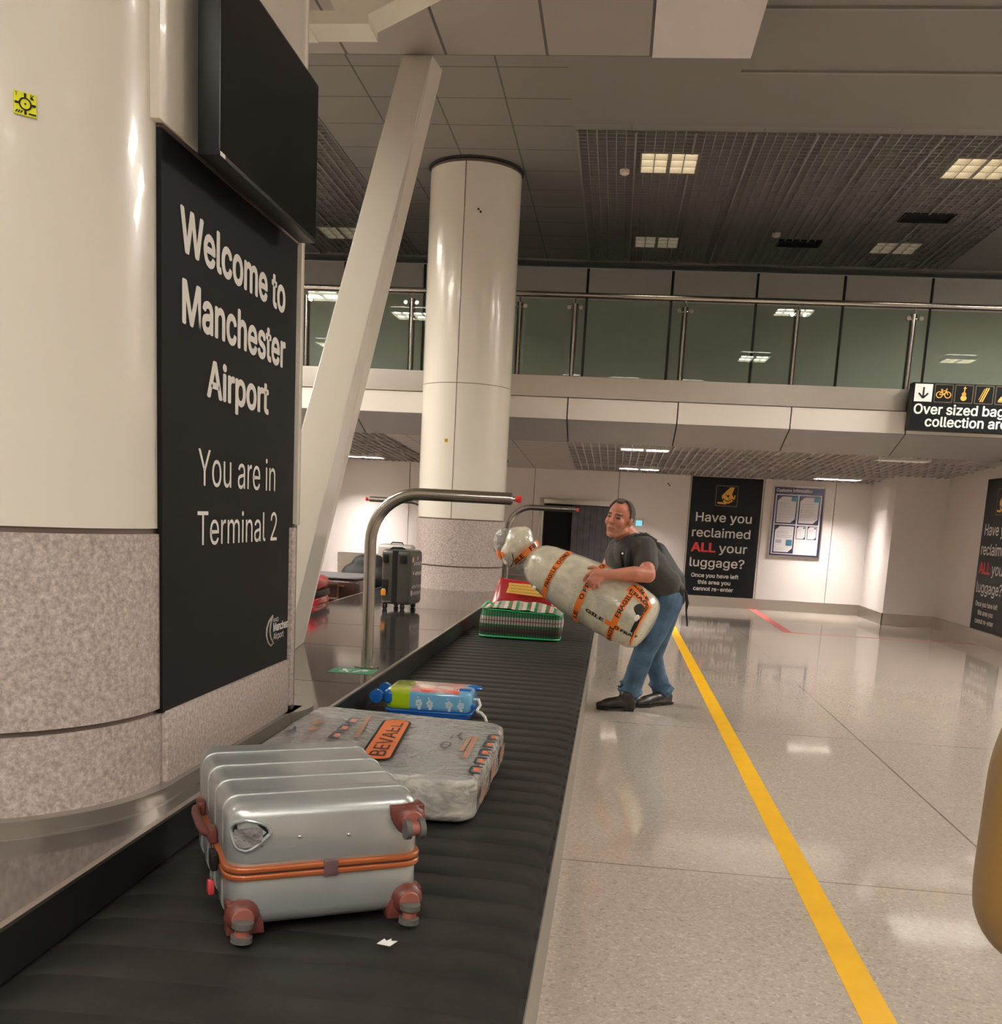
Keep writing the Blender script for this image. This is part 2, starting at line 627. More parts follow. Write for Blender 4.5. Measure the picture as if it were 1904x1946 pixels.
def overprint(bold):
    """small shifts that thicken the strokes of a letter"""
    if bold < 0.008:
        return [(0, 0)]
    k = bold * 1.9
    return [(k * math.cos(PI * i / 4), k * 0.8 * math.sin(PI * i / 4)) for i in range(8)]


def letters(mb, body, org, xd, ud, cap, width=None, align='L', bold=0.0, mi=None):
    """lettering laid on a flat surface: org = left (or centre) end of the baseline"""
    v, f, w = text_raw(body, bold)
    sx = (width / w) if width else cap
    org, xd, ud = Vector(org), Vector(xd).normalized(), Vector(ud).normalized()
    if align == 'C':
        org = org - xd * (w * sx / 2)
    for i, (dx, dy) in enumerate(overprint(bold)):
        mb.add([org + xd * ((p.x + dx) * sx) + ud * ((p.y + dy) * cap) + xd.cross(ud) * (i * 4e-5) for p in v], f, mi)


def letters_on(mb, body, fn, cap, width=None, bold=0.0, mi=None):
    """lettering bent onto a surface: fn(x, y) gives the place"""
    v, f, w = text_raw(body, bold)
    sx = (width / w) if width else cap
    for dx, dy in overprint(bold):
        mb.add([fn((p.x + dx) * sx, (p.y + dy) * cap) for p in v], f, mi)


def blob(name, shapes, voxel, material, parent=None, smooth_it=6, fn=None, post=None, shade=True):
    """one continuous surface grown over overlapping tapered limbs"""
    mb = MB()
    for s in shapes:
        if s[0] == 'c':
            mb.capsule(s[1], s[2], s[3], s[4])
        else:
            mb.sphere(s[1], s[2], 20, 12, axes=s[3] if len(s) > 3 else None)
    me = mb.mesh('blob', Vector((0, 0, 0)))
    bm = bmesh.new(); bm.from_mesh(me); bmesh.ops.recalc_face_normals(bm, faces=bm.faces[:]); bm.to_mesh(me); bm.free()
    o = bpy.data.objects.new('blob', me)
    COL.objects.link(o)
    r = o.modifiers.new('r', 'REMESH'); r.mode = 'VOXEL'; r.voxel_size = voxel; r.adaptivity = 0
    if smooth_it:
        s = o.modifiers.new('s', 'SMOOTH'); s.factor = 0.5; s.iterations = smooth_it
    dg = bpy.context.evaluated_depsgraph_get()
    out = bpy.data.meshes.new_from_object(o.evaluated_get(dg))
    bpy.data.objects.remove(o)
    bpy.data.meshes.remove(me)
    out.name = name
    if post:
        for v in out.vertices:
            v.co = post(v.co.copy())
    mats = material if isinstance(material, (list, tuple)) else [material]
    out.materials.clear()
    for m in mats:
        out.materials.append(m)
    if fn:
        for p in out.polygons:
            p.material_index = fn(p.center, p.normal)
    out.transform(Matrix.Translation(-origin_of(parent)))
    return finish(name, out, parent, shade, 180, recalc=False)

# ------------------------------------------------------------------ setting: floor, walls, ceilings
YB = 18.67          # lower back wall
YG = 13.6           # gallery front
YU = 17.4           # upper back wall
ZC = 5.55           # main ceiling
ZD = 0.51           # carousel deck
ZB = 0.38           # carousel belt
b = MB(); b.box((-9, -9, -0.1), (9.5, 20, 0))
struct(b.build('floor', M['floor'], smooth=False), 'glossy speckled beige terrazzo floor with thin dark joints')


def panel_wall(name, mats, y, x0, x1, z0, z1, seams, gap=0.012, label=None):
    b = MB()
    xs = [x0] + [s for s in seams if x0 < s < x1] + [x1]
    for a, c in zip(xs, xs[1:]):
        b.box((a + (gap if a != x0 else 0), y, z0), (c - (gap if c != x1 else 0), y + 0.05, z1), 0)
    b.box((x0, y + 0.03, z0), (x1, y + 0.2, z1), 1)
    return struct(b.build(name, mats, smooth=False), label)


DOOR = (-1.30, 0.24, 1.70)
b = MB()
for a, c, z0 in ((-9, -6.1, 0.0), (-6.09, -3.815, 0.0), (-3.805, -1.505, 0.0), (-1.495, -1.38, 0.0), (-1.38, 0.025, 1.80), (0.035, 0.32, 1.80), (0.32, 1.30, 0.0), (1.31, 2.60, 0.0), (2.61, 3.835, 0.0), (3.845, 4.47, 0.0)):
    b.box((a, YB, z0), (c, YB + 0.05, 2.6), 0)
b.box((-9, YB + 0.03, 0), (-1.38, YB + 0.2, 2.6), 1)
b.box((0.32, YB + 0.03, 0), (4.47, YB + 0.2, 2.6), 1)
b.box((-1.38, YB + 0.03, 1.8), (0.32, YB + 0.2, 2.6), 1)
struct(b.build('wall_back', [M['wall_white'], M['groove']], smooth=False), 'white panelled back wall under the gallery')
b = MB()
b.box((4.46, 17.1, 0), (4.52, YB + 0.2, 2.6)); b.box((4.52, 17.1, 0), (5.26, 17.16, 2.6))
struct(b.build('wall_right', M['wall_white'], smooth=False), 'white wall corner jutting out right of the posters')
b = MB(); b.box((5.26, 13.8, 0), (5.36, 17.16, 2.6)); b.box((5.26, 6.0, 0), (5.36, 13.8, 2.45))
struct(b.build('wall_side', M['wall_white'], smooth=False), 'white side wall at the right edge carrying a black sign')
b = MB(); b.box((-9.1, -9, 0), (-9, 20, 6)); struct(b.build('wall_left', M['wall_upper'], smooth=False))
b = MB(); b.box((9.4, -9, 0), (9.5, 20, 6)); struct(b.build('wall_far_right', M['wall_upper'], smooth=False))
b = MB(); b.box((-9, -9.1, 0), (9.5, -9, 6)); struct(b.build('wall_rear', M['wall_upper'], smooth=False))
panel_wall('wall_upper', [M['wall_upper'], M['groove']], YU, -9, 9.4, 2.9, ZC - 0.05, [-6.13, -4.78, -3.42, -2.06, -0.71, 0.665, 2.02, 3.385, 4.735, 6.09, 7.45], 0.022, 'beige panelled upper wall behind the glass balustrade')

# steel skirting
b = MB()
b.box((-9, YB - 0.015, 0), (-1.38, YB, 0.19)); b.box((0.32, YB - 0.015, 0), (4.46, YB, 0.19))
struct(b.build('baseboard_back', M['steel'], smooth=False), 'brushed steel skirting along the back wall')
b = MB()
b.box((4.445, 17.085, 0), (4.46, YB - 0.015, 0.19)); b.box((4.445, 17.085, 0), (5.26, 17.1, 0.19)); b.box((5.245, 6, 0), (5.26, 17.085, 0.19))
struct(b.build('baseboard_right', M['steel'], smooth=False), 'brushed steel skirting round the right wall corner')

# baggage hatch in the back wall
d = thing('door_1', None, None, (-0.53, YB, 0))
struct(d, 'dark baggage hatch with hanging black strips behind the man')
b = MB()
b.box((-1.38, YB - 0.04, 0), (-1.30, YB + 0.12, 1.80)); b.box((0.24, YB - 0.04, 0), (0.32, YB + 0.12, 1.80)); b.box((-1.30, YB - 0.04, 1.70), (0.24, YB + 0.12, 1.80))
b.build('door_frame', M['steel'], d, bevel=0.004)
b = MB(); b.box((-1.30, YB + 0.6, 0), (0.24, YB + 0.65, 1.72)); b.box((-1.32, YB + 0.1, 0), (-1.30, YB + 0.65, 1.72)); b.box((0.24, YB + 0.1, 0), (0.26, YB + 0.65, 1.72)); b.box((-1.32, YB + 0.1, 1.70), (0.26, YB + 0.65, 1.74))
b.build('dark_recess', M['black_matte'], d, smooth=False)
strip_m = mat('grey black hanging strip', (0.05, 0.048, 0.056), 0.55, var=0.35, vscale=5)
b = MB()
for i in range(9):
    x = -0.78 + i * 0.112
    b.box((x, YB + 0.12 + 0.012 * (i % 2), 0.05), (x + 0.105, YB + 0.126 + 0.012 * (i % 2), 1.69))
b.build('strip_curtain', strip_m, d, smooth=False)

# ceilings
b = MB()
T = 0.12
b.box((-9, 9.2, ZC), (9.5, 11.4, ZC + T)); b.box((-9, 17.05, ZC), (9.5, YU + 0.2, ZC + T))
b.box((-9, 11.4, ZC), (-5.1, 17.05, ZC + T)); b.box((-3.45, 11.4, ZC), (-0.69, 17.05, ZC + T))
b.box((0.853, -9, ZC), (9.5, 9.2, ZC + T))
# right-hand panels have wider joints
b2 = MB()
b2.box((4.77, 11.4, ZC), (9.5, 17.05, ZC + T))
b2.box((-0.69, 11.4, ZC), (4.77, 11.55, ZC + T))
struct(b.build('ceiling', M['ceiling'], smooth=False), 'dark grey panelled ceiling over the far column')
struct(b2.build('ceiling_right', M['ceiling_far'], smooth=False))
b = MB(); b.box((-9, 9.2, ZC + 0.5), (9.5, YU, ZC + 0.55)); struct(b.build('ceiling_void', M['plenum'], smooth=False))
b = MB(); b.box((-9, -9, 5.3), (0.853, 9.2, ZC + T)); struct(b.build('ceiling_near', M['ceiling_near'], smooth=False), 'lower pale ceiling panel above the leaning beam')
b = MB(); b.box((0.04, 8.22, 5.286), (0.845, 9.19, 5.299)); struct(b.build('ceiling_tile', M['lamplit_tile'], smooth=False), 'ceiling tile painted lamplit at the corner of the lower panel')
b = MB(); b.box((0.853, 10.06, ZC - 0.02), (9.4, 10.10, ZC)); b.box((-9, YU - 0.35, ZC - 0.03), (9.4, YU - 0.3, ZC)); b.box((0.86, 8.9, ZC - 0.02), (9.4, 8.93, ZC))
struct(b.build('trim_1', M['lattice'], smooth=False))


def lattice(name, x0, x1, y0, y1, holes, label):
    """open cell grid of upright slats, with clear bays for lamps and vents"""
    b = MB()

    def cut(lo, hi, others):
        seg = [(lo, hi)]
        for a, c in others:
            seg = [s for (p, q) in seg for s in ((p, min(q, a)), (max(p, c), q)) if s[1] - s[0] > 0.01]
        return seg
    n = round((x1 - x0) / 0.105)
    for i in range(n + 1):
        x = x0 + (x1 - x0) * i / n
        t = 0.011 if i % 6 == 0 else 0.005
        h = 0.075 if i % 6 == 0 else 0.06
        for p, q in cut(y0, y1, [(hy0, hy1) for hx0, hx1, hy0, hy1 in holes if hx0 < x < hx1]):
            b.box((x - t, p, ZC - h + 0.055), (x + t, q, ZC + 0.055))
    n = round((y1 - y0) / 0.105)
    for i in range(n + 1):
        y = y0 + (y1 - y0) * i / n
        for p, q in cut(x0, x1, [(hx0, hx1) for hx0, hx1, hy0, hy1 in holes if hy0 < y < hy1]):
            b.box((p, y - 0.006, ZC), (q, y + 0.006, ZC + 0.055))
    return struct(b.build(name, M['lattice'], smooth=False), label)


R_LAMPS = [(0.0, 0.66, 12.19, 12.86, 'lamp_dim'), (3.42, 4.10, 12.19, 12.86, 'lamp_dim'), (0.0, 0.65, 15.60, 16.2, 'lamp_dimmer'), (3.42, 4.06, 15.60, 16.2, 'lamp_dimmer')]
L_LAMPS = [(-4.72, -4.10, 15.5, 16.15, 'lamp_dimmer')]
VENTS = [(2.06, 2.68, 15.66, 15.98), (3.43, 4.07, 14.22, 14.62)]
lattice('ceiling_lattice', -0.69, 4.77, 11.55, 17.05, [r[:4] for r in R_LAMPS] + VENTS, 'dark open cell ceiling lattice above the balustrade')
lattice('ceiling_lattice_left', -5.1, -3.45, 11.4, 17.05, [r[:4] for r in L_LAMPS], 'dark open cell ceiling lattice left of the beam')


def ceiling_lamp(x0, x1, y0, y1, z, m, label, group, lam=2, sub=2, deep=False):
    if deep:
        return deep_lamp(x0, x1, y0, y1, z, m, label, group)
    t = thing('ceiling_lamp', label, 'ceiling light', ((x0 + x1) / 2, (y0 + y1) / 2, z), group)
    b = MB(); g = 0.02
    b.box((x0, y0, z), (x1, y0 + g, z + 0.09)); b.box((x0, y1 - g, z), (x1, y1, z + 0.09))
    b.box((x0, y0 + g, z), (x0 + g, y1 - g, z + 0.09)); b.box((x1 - g, y0 + g, z), (x1, y1 - g, z + 0.09))
    xm = (x0 + x1) / 2
    b.box((xm - 0.025, y0 + g, z - 0.004), (xm + 0.025, y1 - g, z + 0.08))
    b.build('frame', M['lamp_frame'], t, smooth=False)
    b = MB(); b.box((x0 + g, y0 + g, z + 0.05), (x1 - g, y1 - g, z + 0.07))
    b.build('diffuser', m, t, smooth=False)
    b = MB()
    for s in (0, 1):
        a, c = (x0 + g, xm - 0.025) if s == 0 else (xm + 0.025, x1 - g)
        for k in range(1, sub):
            x = a + (c - a) * k / sub
            b.box((x - 0.006, y0 + g, z + 0.004), (x + 0.006, y1 - g, z + 0.05))
        for k in range(1, lam):
            y = y0 + (y1 - y0) * k / lam
            b.box((a, y - 0.006, z + 0.004), (c, y + 0.006, z + 0.05))
    b.build('louvre', M['lamp_frame'], t, smooth=False)
    return t


def deep_lamp(x0, x1, y0, y1, z, m, label, group, lm=None, D=0.17, nc=2):
    """a lamp whose bright tubes sit high behind a deep cream louvre"""
    t = thing('ceiling_lamp', label, 'ceiling light', ((x0 + x1) / 2, (y0 + y1) / 2, z), group)
    lm = lm or M['lamp_louvre']
    g = 0.018; xm = (x0 + x1) / 2
    b = MB()
    b.box((x0, y0, z), (x1, y0 + g, z + D)); b.box((x0, y1 - g, z), (x1, y1, z + D)); b.box((x0, y0 + g, z), (x0 + g, y1 - g, z + D)); b.box((x1 - g, y0 + g, z), (x1, y1 - g, z + D))
    b.box((xm - 0.022, y0 + g, z - 0.004), (xm + 0.022, y1 - g, z + D))
    b.box((x0, y0, z + D), (x1, y1, z + D + 0.02))
    b.build('frame', lm, t, smooth=False)
    b = MB(); b.box((x0 + g, y0 + g, z + D - 0.012), (x1 - g, y1 - g, z + D - 0.002))
    b.build('diffuser', m, t, smooth=False)
    b = MB()
    for a, c in ((x0 + g, xm - 0.022), (xm + 0.022, x1 - g)):
        for k in range(1, nc):
            x = a + (c - a) * k / nc; b.box((x - 0.005, y0 + g, z + 0.003), (x + 0.005, y1 - g, z + D - 0.02))
        for k in range(1, nc + 1):
            y = y0 + (y1 - y0) * k / (nc + 1)
            b.box((a, y - 0.006, z + 0.003), (c, y + 0.006, z + D - 0.02))
    b.build('louvre', lm, t, smooth=False)
    return t


UL = ['square louvred lamp in the dark ceiling lattice, nearest of the left pair', 'square louvred lamp in the ceiling lattice cut by the right edge of the photo',
      'dim louvred lamp at the far end of the ceiling lattice, left of the vents', 'dim louvred lamp at the far end of the ceiling lattice, behind the farther right vent']
for (x0, x1, y0, y1, m), lab in zip(R_LAMPS, UL):
    ceiling_lamp(x0, x1, y0, y1, ZC - 0.01, M[m], lab, 'louvred lamps in the upper ceiling', deep=True)
for x0, x1, y0, y1, m in L_LAMPS:
    ceiling_lamp(x0, x1, y0, y1, ZC - 0.01, M[m], 'dim louvred lamp in the ceiling between the screen and the leaning beam', 'louvred lamps in the upper ceiling', deep=True)
for (x0, x1, y0, y1), lab in zip(VENTS, ('black open slot vent in the ceiling lattice, left one', 'dark slot vent in the ceiling lattice, right one above a dim lamp')):
    t = thing('ceiling_vent', lab, 'vent', ((x0 + x1) / 2, (y0 + y1) / 2, ZC), 'slot vents in the upper ceiling')
    b = MB(); b.box((x0, y0, ZC + 0.03), (x1, y1, ZC + 0.05)); b.build('backing', M['black_matte'], t, smooth=False)
    b = MB()
    b.box((x0, y0, ZC - 0.01), (x1, y0 + 0.015, ZC + 0.05)); b.box((x0, y1 - 0.015, ZC - 0.01), (x1, y1, ZC + 0.05)); b.box((x0, y0, ZC - 0.01), (x0 + 0.015, y1, ZC + 0.05)); b.box((x1 - 0.015, y0, ZC - 0.01), (x1, y1, ZC + 0.05))
    b.build('frame', M['black_plastic'], t, smooth=False)
for q, lab in ((P(1187, 325, 12.9), 'small white smoke detector in the ceiling lattice left of a square lamp'), (P(1475, 445, 15.3), 'small white smoke detector in the ceiling lattice near the black vent')):
    t = PZ(1187, 325, ZC) if q.x < 0.5 else PZ(1475, 445, ZC)
    b = MB(); b.tube([(t.x, t.y, ZC - 0.045), (t.x, t.y, ZC - 0.03), (t.x, t.y, ZC + 0.01)], [0.03, 0.055, 0.06], 20)
    o = b.build('smoke_detector', M['trim_white']); move(o, (t.x, t.y, ZC)); tag(o, lab, 'smoke detector', 'smoke detectors')

# unseen hall lamps, main light: first five mirrored in the glass, others added
HL = [(2.7, 3.4, 0.96, 1.86), (2.7, 3.4, 6.7, 7.35), (7.2, 7.9, 1.9, 2.5), (-7.3, -6.6, 2.5, 3.2), (-7.0, -6.2, -2.4, -1.8),
      (-0.4, 0.4, -2.3, -1.5), (-2.0, -1.2, -2.2, -1.4), (1.5, 2.3, -4.2, -3.4), (4.6, 5.4, -4.4, -3.6), (-3.8, -3.0, -2.3, -1.5),
      (-0.4, 0.4, -4.2, -3.4), (3.0, 3.8, -5.4, -4.6), (-2.4, -1.6, -4.4, -3.6), (6.3, 7.1, -4.4, -3.6),
      (5.4, 7.0, 8.8, 10.0), (7.2, 8.8, 11.4, 12.6), (5.7, 7.0, 11.0, 12.2), (-6.8, -5.2, 8.0, 9.1), (-8.6, -7.2, 10.0, 11.0), (-7.2, -5.8, 11.6, 12.8), (-4.6, -3.8, 6.4, 7.2)]
for x0, x1, y0, y1 in HL:
    z = (5.28 if x1 < 0.86 and y1 < 9.2 else ZC - 0.02)
    ceiling_lamp(x0, x1, y0, y1, z - 0.08, M['lamp_hall'], 'bright square ceiling lamp out of view, in a set mostly added for light', 'bright hall lamps overhead')

# gallery: fascia, slab, lower ceiling
SE = [-7.85, -6.42, -4.99, -3.57, -2.14, -0.717, 0.709, 2.141, 3.575, 5.0, 6.43, 7.86]


def strips(name, m2, pts, label=None, gap=0.008):
    """long cladding made of bays; pts = outline (y, z) of the bay's section"""
    b = MB()
    xs = [-9] + SE + [9.4]
    for a, c in zip(xs, xs[1:]):
        b.prism([(a + gap, y, z) for y, z in pts], (c - a - 2 * gap, 0, 0), 0)
    return struct(b.build(name, m2, smooth=False), label)


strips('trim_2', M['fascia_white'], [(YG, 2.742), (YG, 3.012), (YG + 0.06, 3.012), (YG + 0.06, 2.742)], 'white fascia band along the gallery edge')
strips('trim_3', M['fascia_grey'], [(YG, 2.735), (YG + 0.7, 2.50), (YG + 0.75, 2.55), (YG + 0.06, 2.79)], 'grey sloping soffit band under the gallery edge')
b = MB(); b.box((-9, YG + 0.05, 2.76), (9.4, YU + 0.1, 3.05)); b.box((-9, YU, 2.5), (9.4, YB + 0.2, 3.0))
struct(b.build('floor_gallery', M['groove'], smooth=False))
b = MB(); b.box((-9, YG - 0.015, 3.02), (9.4, YG + 0.03, 3.285))
struct(b.build('trim_4', M['steel'], smooth=False), 'brushed steel band at the foot of the balustrade')


def zl(y):
    return 2.50 + (y - 14.3) * (2.315 - 2.50) / (YB - 14.3)


def low_plate(b, x0, x1, y0, y1, h=0.0, t=0.03, mi=None):
    b.hexa([(x0, y0, zl(y0) - h), (x1, y0, zl(y0) - h), (x1, y1, zl(y1) - h), (x0, y1, zl(y1) - h)],
           [(x0, y0, zl(y0) - h + t), (x1, y0, zl(y0) - h + t), (x1, y1, zl(y1) - h + t), (x0, y1, zl(y1) - h + t)], mi)


LOWL = [(0.0, 0.70, 14.55, 14.95, 'pair of bright lamps under the gallery above the hatch, nearer row'), (0.0, 0.70, 17.55, 17.95, 'pair of bright lamps under the gallery above the hatch, row near the wall'),
        (3.30, 4.05, 17.65, 18.1, 'bright lamp under the gallery above the customs poster'), (3.5, 4.2, 14.5, 14.85, 'lamp under the gallery right of the customs poster, seen at a shallow angle'),
        (-4.9, -4.15, 17.7, 18.15, 'bright lamp under the gallery left of the far column')]
b = MB()
low_plate(b, -3.3, -0.76, 14.3, YB, 0.0)
low_plate(b, -9, -6.5, 14.3, YB, 0.0)
struct(b.build('ceiling_lower', M['low_ceiling'], smooth=False), 'pale tiled ceiling under the gallery beside the far column')
b = MB()


def clear(x, y0, y1):
    seg = [(y0, y1)]
    for a, c, p, q, _ in LOWL:
        if a - 0.01 < x < c + 0.01:
            seg = [s for (u, w) in seg for s in ((u, min(w, p)), (max(u, q), w)) if s[1] - s[0] > 0.02]
    return seg


for x0, x1 in ((-0.76, 9.4), (-6.5, -3.3)):
    ed = sorted({x0, x1} | {v for a, c, *_ in LOWL for v in (a, c) if x0 < v < x1})
    for p, q in zip(ed, ed[1:]):
        for u, w in clear((p + q) / 2, 14.3, YB):
            low_plate(b, p, q, u, w, -0.04, 0.02, 0)
for x0, x1 in ((-0.76, 6.0), (-6.5, -3.3)):
    n = round((x1 - x0) / 0.117)
    for i in range(n + 1):
        x = x0 + (x1 - x0) * i / n
        for u, w in clear(x, 14.3, YB):
            low_plate(b, x - 0.008, x + 0.008, u, w, 0.0, 0.035, 1)
    for k in range(11):
        y = 14.32 + k * 0.43
        if any(p - 0.03 < y < q + 0.03 for a, c, p, q, _ in LOWL):
            continue
        low_plate(b, x0, x1, y - 0.008, y + 0.008, -0.008, 0.03, 0)
struct(b.build('ceiling_slats', [M['low_dark'], M['low_slat']], smooth=False), 'slatted grey ceiling under the gallery')
for x0, x1, y0, y1, lab in LOWL:
    deep_lamp(x0, x1, y0, y1, zl(y1) - 0.006, M['lamp_low_dim'] if 'shallow' in lab else M['lamp_low'], lab, 'lamps under the gallery', M['low_louvre'], 0.10, 4)

# balustrade along the gallery
t = thing('glass_balustrade', 'glass balustrade with steel posts and handrail along the gallery', 'railing', (0, YG, 3.285))
b = MB(); b.tube([(-9, YG + 0.03, 4.30), (9.4, YG + 0.03, 4.30)], 0.034, 14)
b.build('handrail', M['steel_pole'], t)
posts = [-7.1, -5.68, -4.26, -2.838, -1.415, -0.698, 0.705, 2.11, 3.53, 4.95, 6.37, 7.8]
for x in posts:
    p = MB(); p.cyl((x, YG + 0.07, 3.285), (x, YG + 0.07, 4.2), 0.042, 16); p.tube([(x, YG + 0.06, 4.2), (x, YG + 0.045, 4.25), (x, YG + 0.03, 4.29)], 0.012, 8)
    po = p.build('post', M['steel_pole'], t)
    k = MB()
    for s in (-0.075, 0.075):
        k.cyl((x + s, YG - 0.012, 4.14), (x + s, YG + 0.04, 4.14), 0.027, 14)
        k.cyl((x, YG + 0.045, 4.14), (x + s, YG + 0.03, 4.14), 0.008, 8)
    k.build('glass_clamp', M['chrome'], po)
for a, c in zip(posts, posts[1:]):
    g = MB(); g.box((a + 0.03, YG + 0.005, 3.27), (c - 0.03, YG + 0.017, 4.24))
    g.build('glass_pane', M['glass'], t, smooth=False)

# ------------------------------------------------------------------ round columns and the sign wall
def ring_solid(b, c, r, z0, z1, n=72, mi=None):
    b.tube([(c[0], c[1], z0), (c[0], c[1], z1)], r, n, mi)


def column(c, r, ztop, kick, label, seams):
    t = thing('column', None, None, (c[0], c[1], ZD))
    struct(t, label)
    b = MB(); ring_solid(b, c, r + 0.012, 0.56 if kick else ZD, 0.795); ring_solid(b, c, r + 0.012, 0.812, 1.375)
    b.build('granite_cladding', M['granite'], t)
    b = MB(); ring_solid(b, c, r, ZD, 1.40); b.build('joint_ring', M['bronze'], t)
    b = MB(); ring_solid(b, c, r + 0.006, 1.392, 3.0); ring_solid(b, c, r + 0.006, 3.008, ztop)
    b.build('white_cladding', M['white_panel'], t)
    if seams:
        b = MB()
        for a in seams:
            x, y = c[0] + (r + 0.004) * math.cos(a), c[1] + (r + 0.004) * math.sin(a)
            b.box((x - 0.004, y - 0.004, 1.39), (x + 0.004, y + 0.004, ztop))
        ring_solid(b, c, r + 0.002, 2.9, ztop + 0.03)
        b.build('seam_strip', M['bronze'], t, smooth=False)
    if kick:
        b = MB(); ring_solid(b, c, r + 0.055, ZD, 0.562); ring_solid(b, c, r + 0.06, ZD - 0.004, ZD + 0.006)
        b.build('kick_plate', M['kick'], t)
    return t


NC = (-2.0045, 3.082)
NR = 0.565
column(NC, NR, 5.3, True, 'huge white column with pink granite foot at the left edge', None)
FC = (-1.953, 12.93)
FR = 0.545
column(FC, FR, 5.49, False, 'white round column with granite foot behind the black suitcase', [-PI / 2 - 0.08])
b = MB(); ring_solid(b, FC, FR - 0.03, 5.4, ZC + 0.02); ring_solid(b, FC, FR + 0.03, ZC - 0.012, ZC + 0.02)
struct(b.build('trim_5', M['groove']), 'dark gap ring at the top of the far column')


def sticker(name, label, cat, c, xd, ud, w, h, col, marks=None, group=None, nrm=None):
    xd, ud = Vector(xd).normalized(), Vector(ud).normalized()
    n = (nrm or xd.cross(ud)).normalized()
    c = Vector(c)
    t = thing(name, label, cat, c, group)
    b = MB(); b.hexa([c - xd * w / 2 - ud * h / 2, c + xd * w / 2 - ud * h / 2, c + xd * w / 2 + ud * h / 2, c - xd * w / 2 + ud * h / 2],
                     [c - xd * w / 2 - ud * h / 2 + n * .002, c + xd * w / 2 - ud * h / 2 + n * .002, c + xd * w / 2 + ud * h / 2 + n * .002, c - xd * w / 2 + ud * h / 2 + n * .002])
    b.build('sheet', col, t, smooth=False)
    if marks:
        k = MB()
        marks(k, lambda x, y: c + xd * x + ud * y + n * 0.0032, xd, ud, n)
        k.build('print', M['black_matte'], t, smooth=False)
    return t


def flat_line(k, f, pts, w):
    for (x0, y0), (x1, y1) in zip(pts, pts[1:]):
        d = Vector((x1 - x0, y1 - y0)); L = d.length or 1
        nx, ny = -d.y / L * w / 2, d.x / L * w / 2
        k.add([f(x0 + nx, y0 + ny), f(x1 + nx, y1 + ny), f(x1 - nx, y1 - ny), f(x0 - nx, y0 - ny)], [(0, 1, 2, 3)])


def flat_ring(k, f, cx, cy, r, w, n=28, ry=None):
    ry = ry or r
    pts = []
    for i in range(n):
        a = 2 * PI * i / n
        pts.append((math.cos(a), math.sin(a)))
    v = [f(cx + p[0] * (r + w / 2), cy + p[1] * (ry + w / 2)) for p in pts] + [f(cx + p[0] * (r - w / 2), cy + p[1] * (ry - w / 2)) for p in pts]
    k.add(v, [(i, (i + 1) % n, n + (i + 1) % n, n + i) for i in range(n)])


def flat_poly(k, f, pts, mi=None):
    k.add([f(x, y) for x, y in pts], [list(range(len(pts)))], mi)


def flat_disc(k, f, cx, cy, r, n=20, ry=None, mi=None):
    ry = ry or r
    flat_poly(k, f, [(cx + r * math.cos(2 * PI * i / n), cy + ry * math.sin(2 * PI * i / n)) for i in range(n)], mi)


def target_marks(k, f, xd, ud, n):
    flat_ring(k, f, 0, 0, 0.014, 0.004)
    flat_disc(k, f, 0, 0, 0.0025)
    for a, c in (((0, 0.016), (0, 0.026)), ((0, -0.016), (0, -0.026)), ((0.016, 0), (0.026, 0)), ((-0.016, 0), (-0.026, 0))):
        flat_line(k, f, [a, c], 0.006)
    letters(k, 'T', f(-0.025, 0.016), xd, ud, 0.009, bold=0.01)
    letters(k, 'K', f(0.013, 0.014), xd, ud, 0.011, bold=0.01)
    flat_line(k, f, [(0.008, -0.022), (0.026, -0.022)], 0.004)
    for i in range(3):
        flat_line(k, f, [(-0.024 + i * 0.006, -0.024), (-0.019 + i * 0.006, -0.017)], 0.003)


# yellow target on the near column
ang = math.radians(-39)
for _ in range(30):     # find the angle at which the cylinder shows the sticker at its place
    q = Vector((NC[0] + (NR + 0.008) * math.cos(ang), NC[1] + (NR + 0.008) * math.sin(ang), 2.45))
    rel = q - EYE
    px = PPX + FOC * rel.dot(CR) / rel.dot(CW)
    ang += (48 - px) * 0.0008
    dep = rel.dot(CW)
q = PX(48, 200, q.x)
cpos = Vector((NC[0] + (NR + 0.008) * math.cos(ang), NC[1] + (NR + 0.008) * math.sin(ang), 1.5 + (q.z - 1.5) * ((NC[1] + NR * math.sin(ang)) / q.y)))
tan = Vector((-math.sin(ang), math.cos(ang), 0))
sticker('survey_sticker', 'small yellow square target sticker high on the huge near column', 'sticker', cpos, tan, (0, 0, 1), 0.056, 0.056, mat('fluorescent yellow paper', (0.78, 0.80, 0.02), 0.5), target_marks)


def on_far(px, py):
    a = -PI / 2
    for _ in range(40):
        q = Vector((FC[0] + (FR + 0.009) * math.cos(a), FC[1] + (FR + 0.009) * math.sin(a), 2))
        rel = q - EYE
        pz = P(px, py, q.y)
        a += (pz.x - q.x) * 1.2
    return Vector((q.x, q.y, pz.z)), Vector((-math.sin(a), math.cos(a), 0))


def two_squares(k, f, xd, ud, n):
    for x, y in ((-0.012, 0.014), (0.014, -0.012)):
        flat_poly(k, f, [(x - 0.012, y - 0.012), (x + 0.012, y - 0.012), (x + 0.012, y + 0.012), (x - 0.012, y + 0.012)])


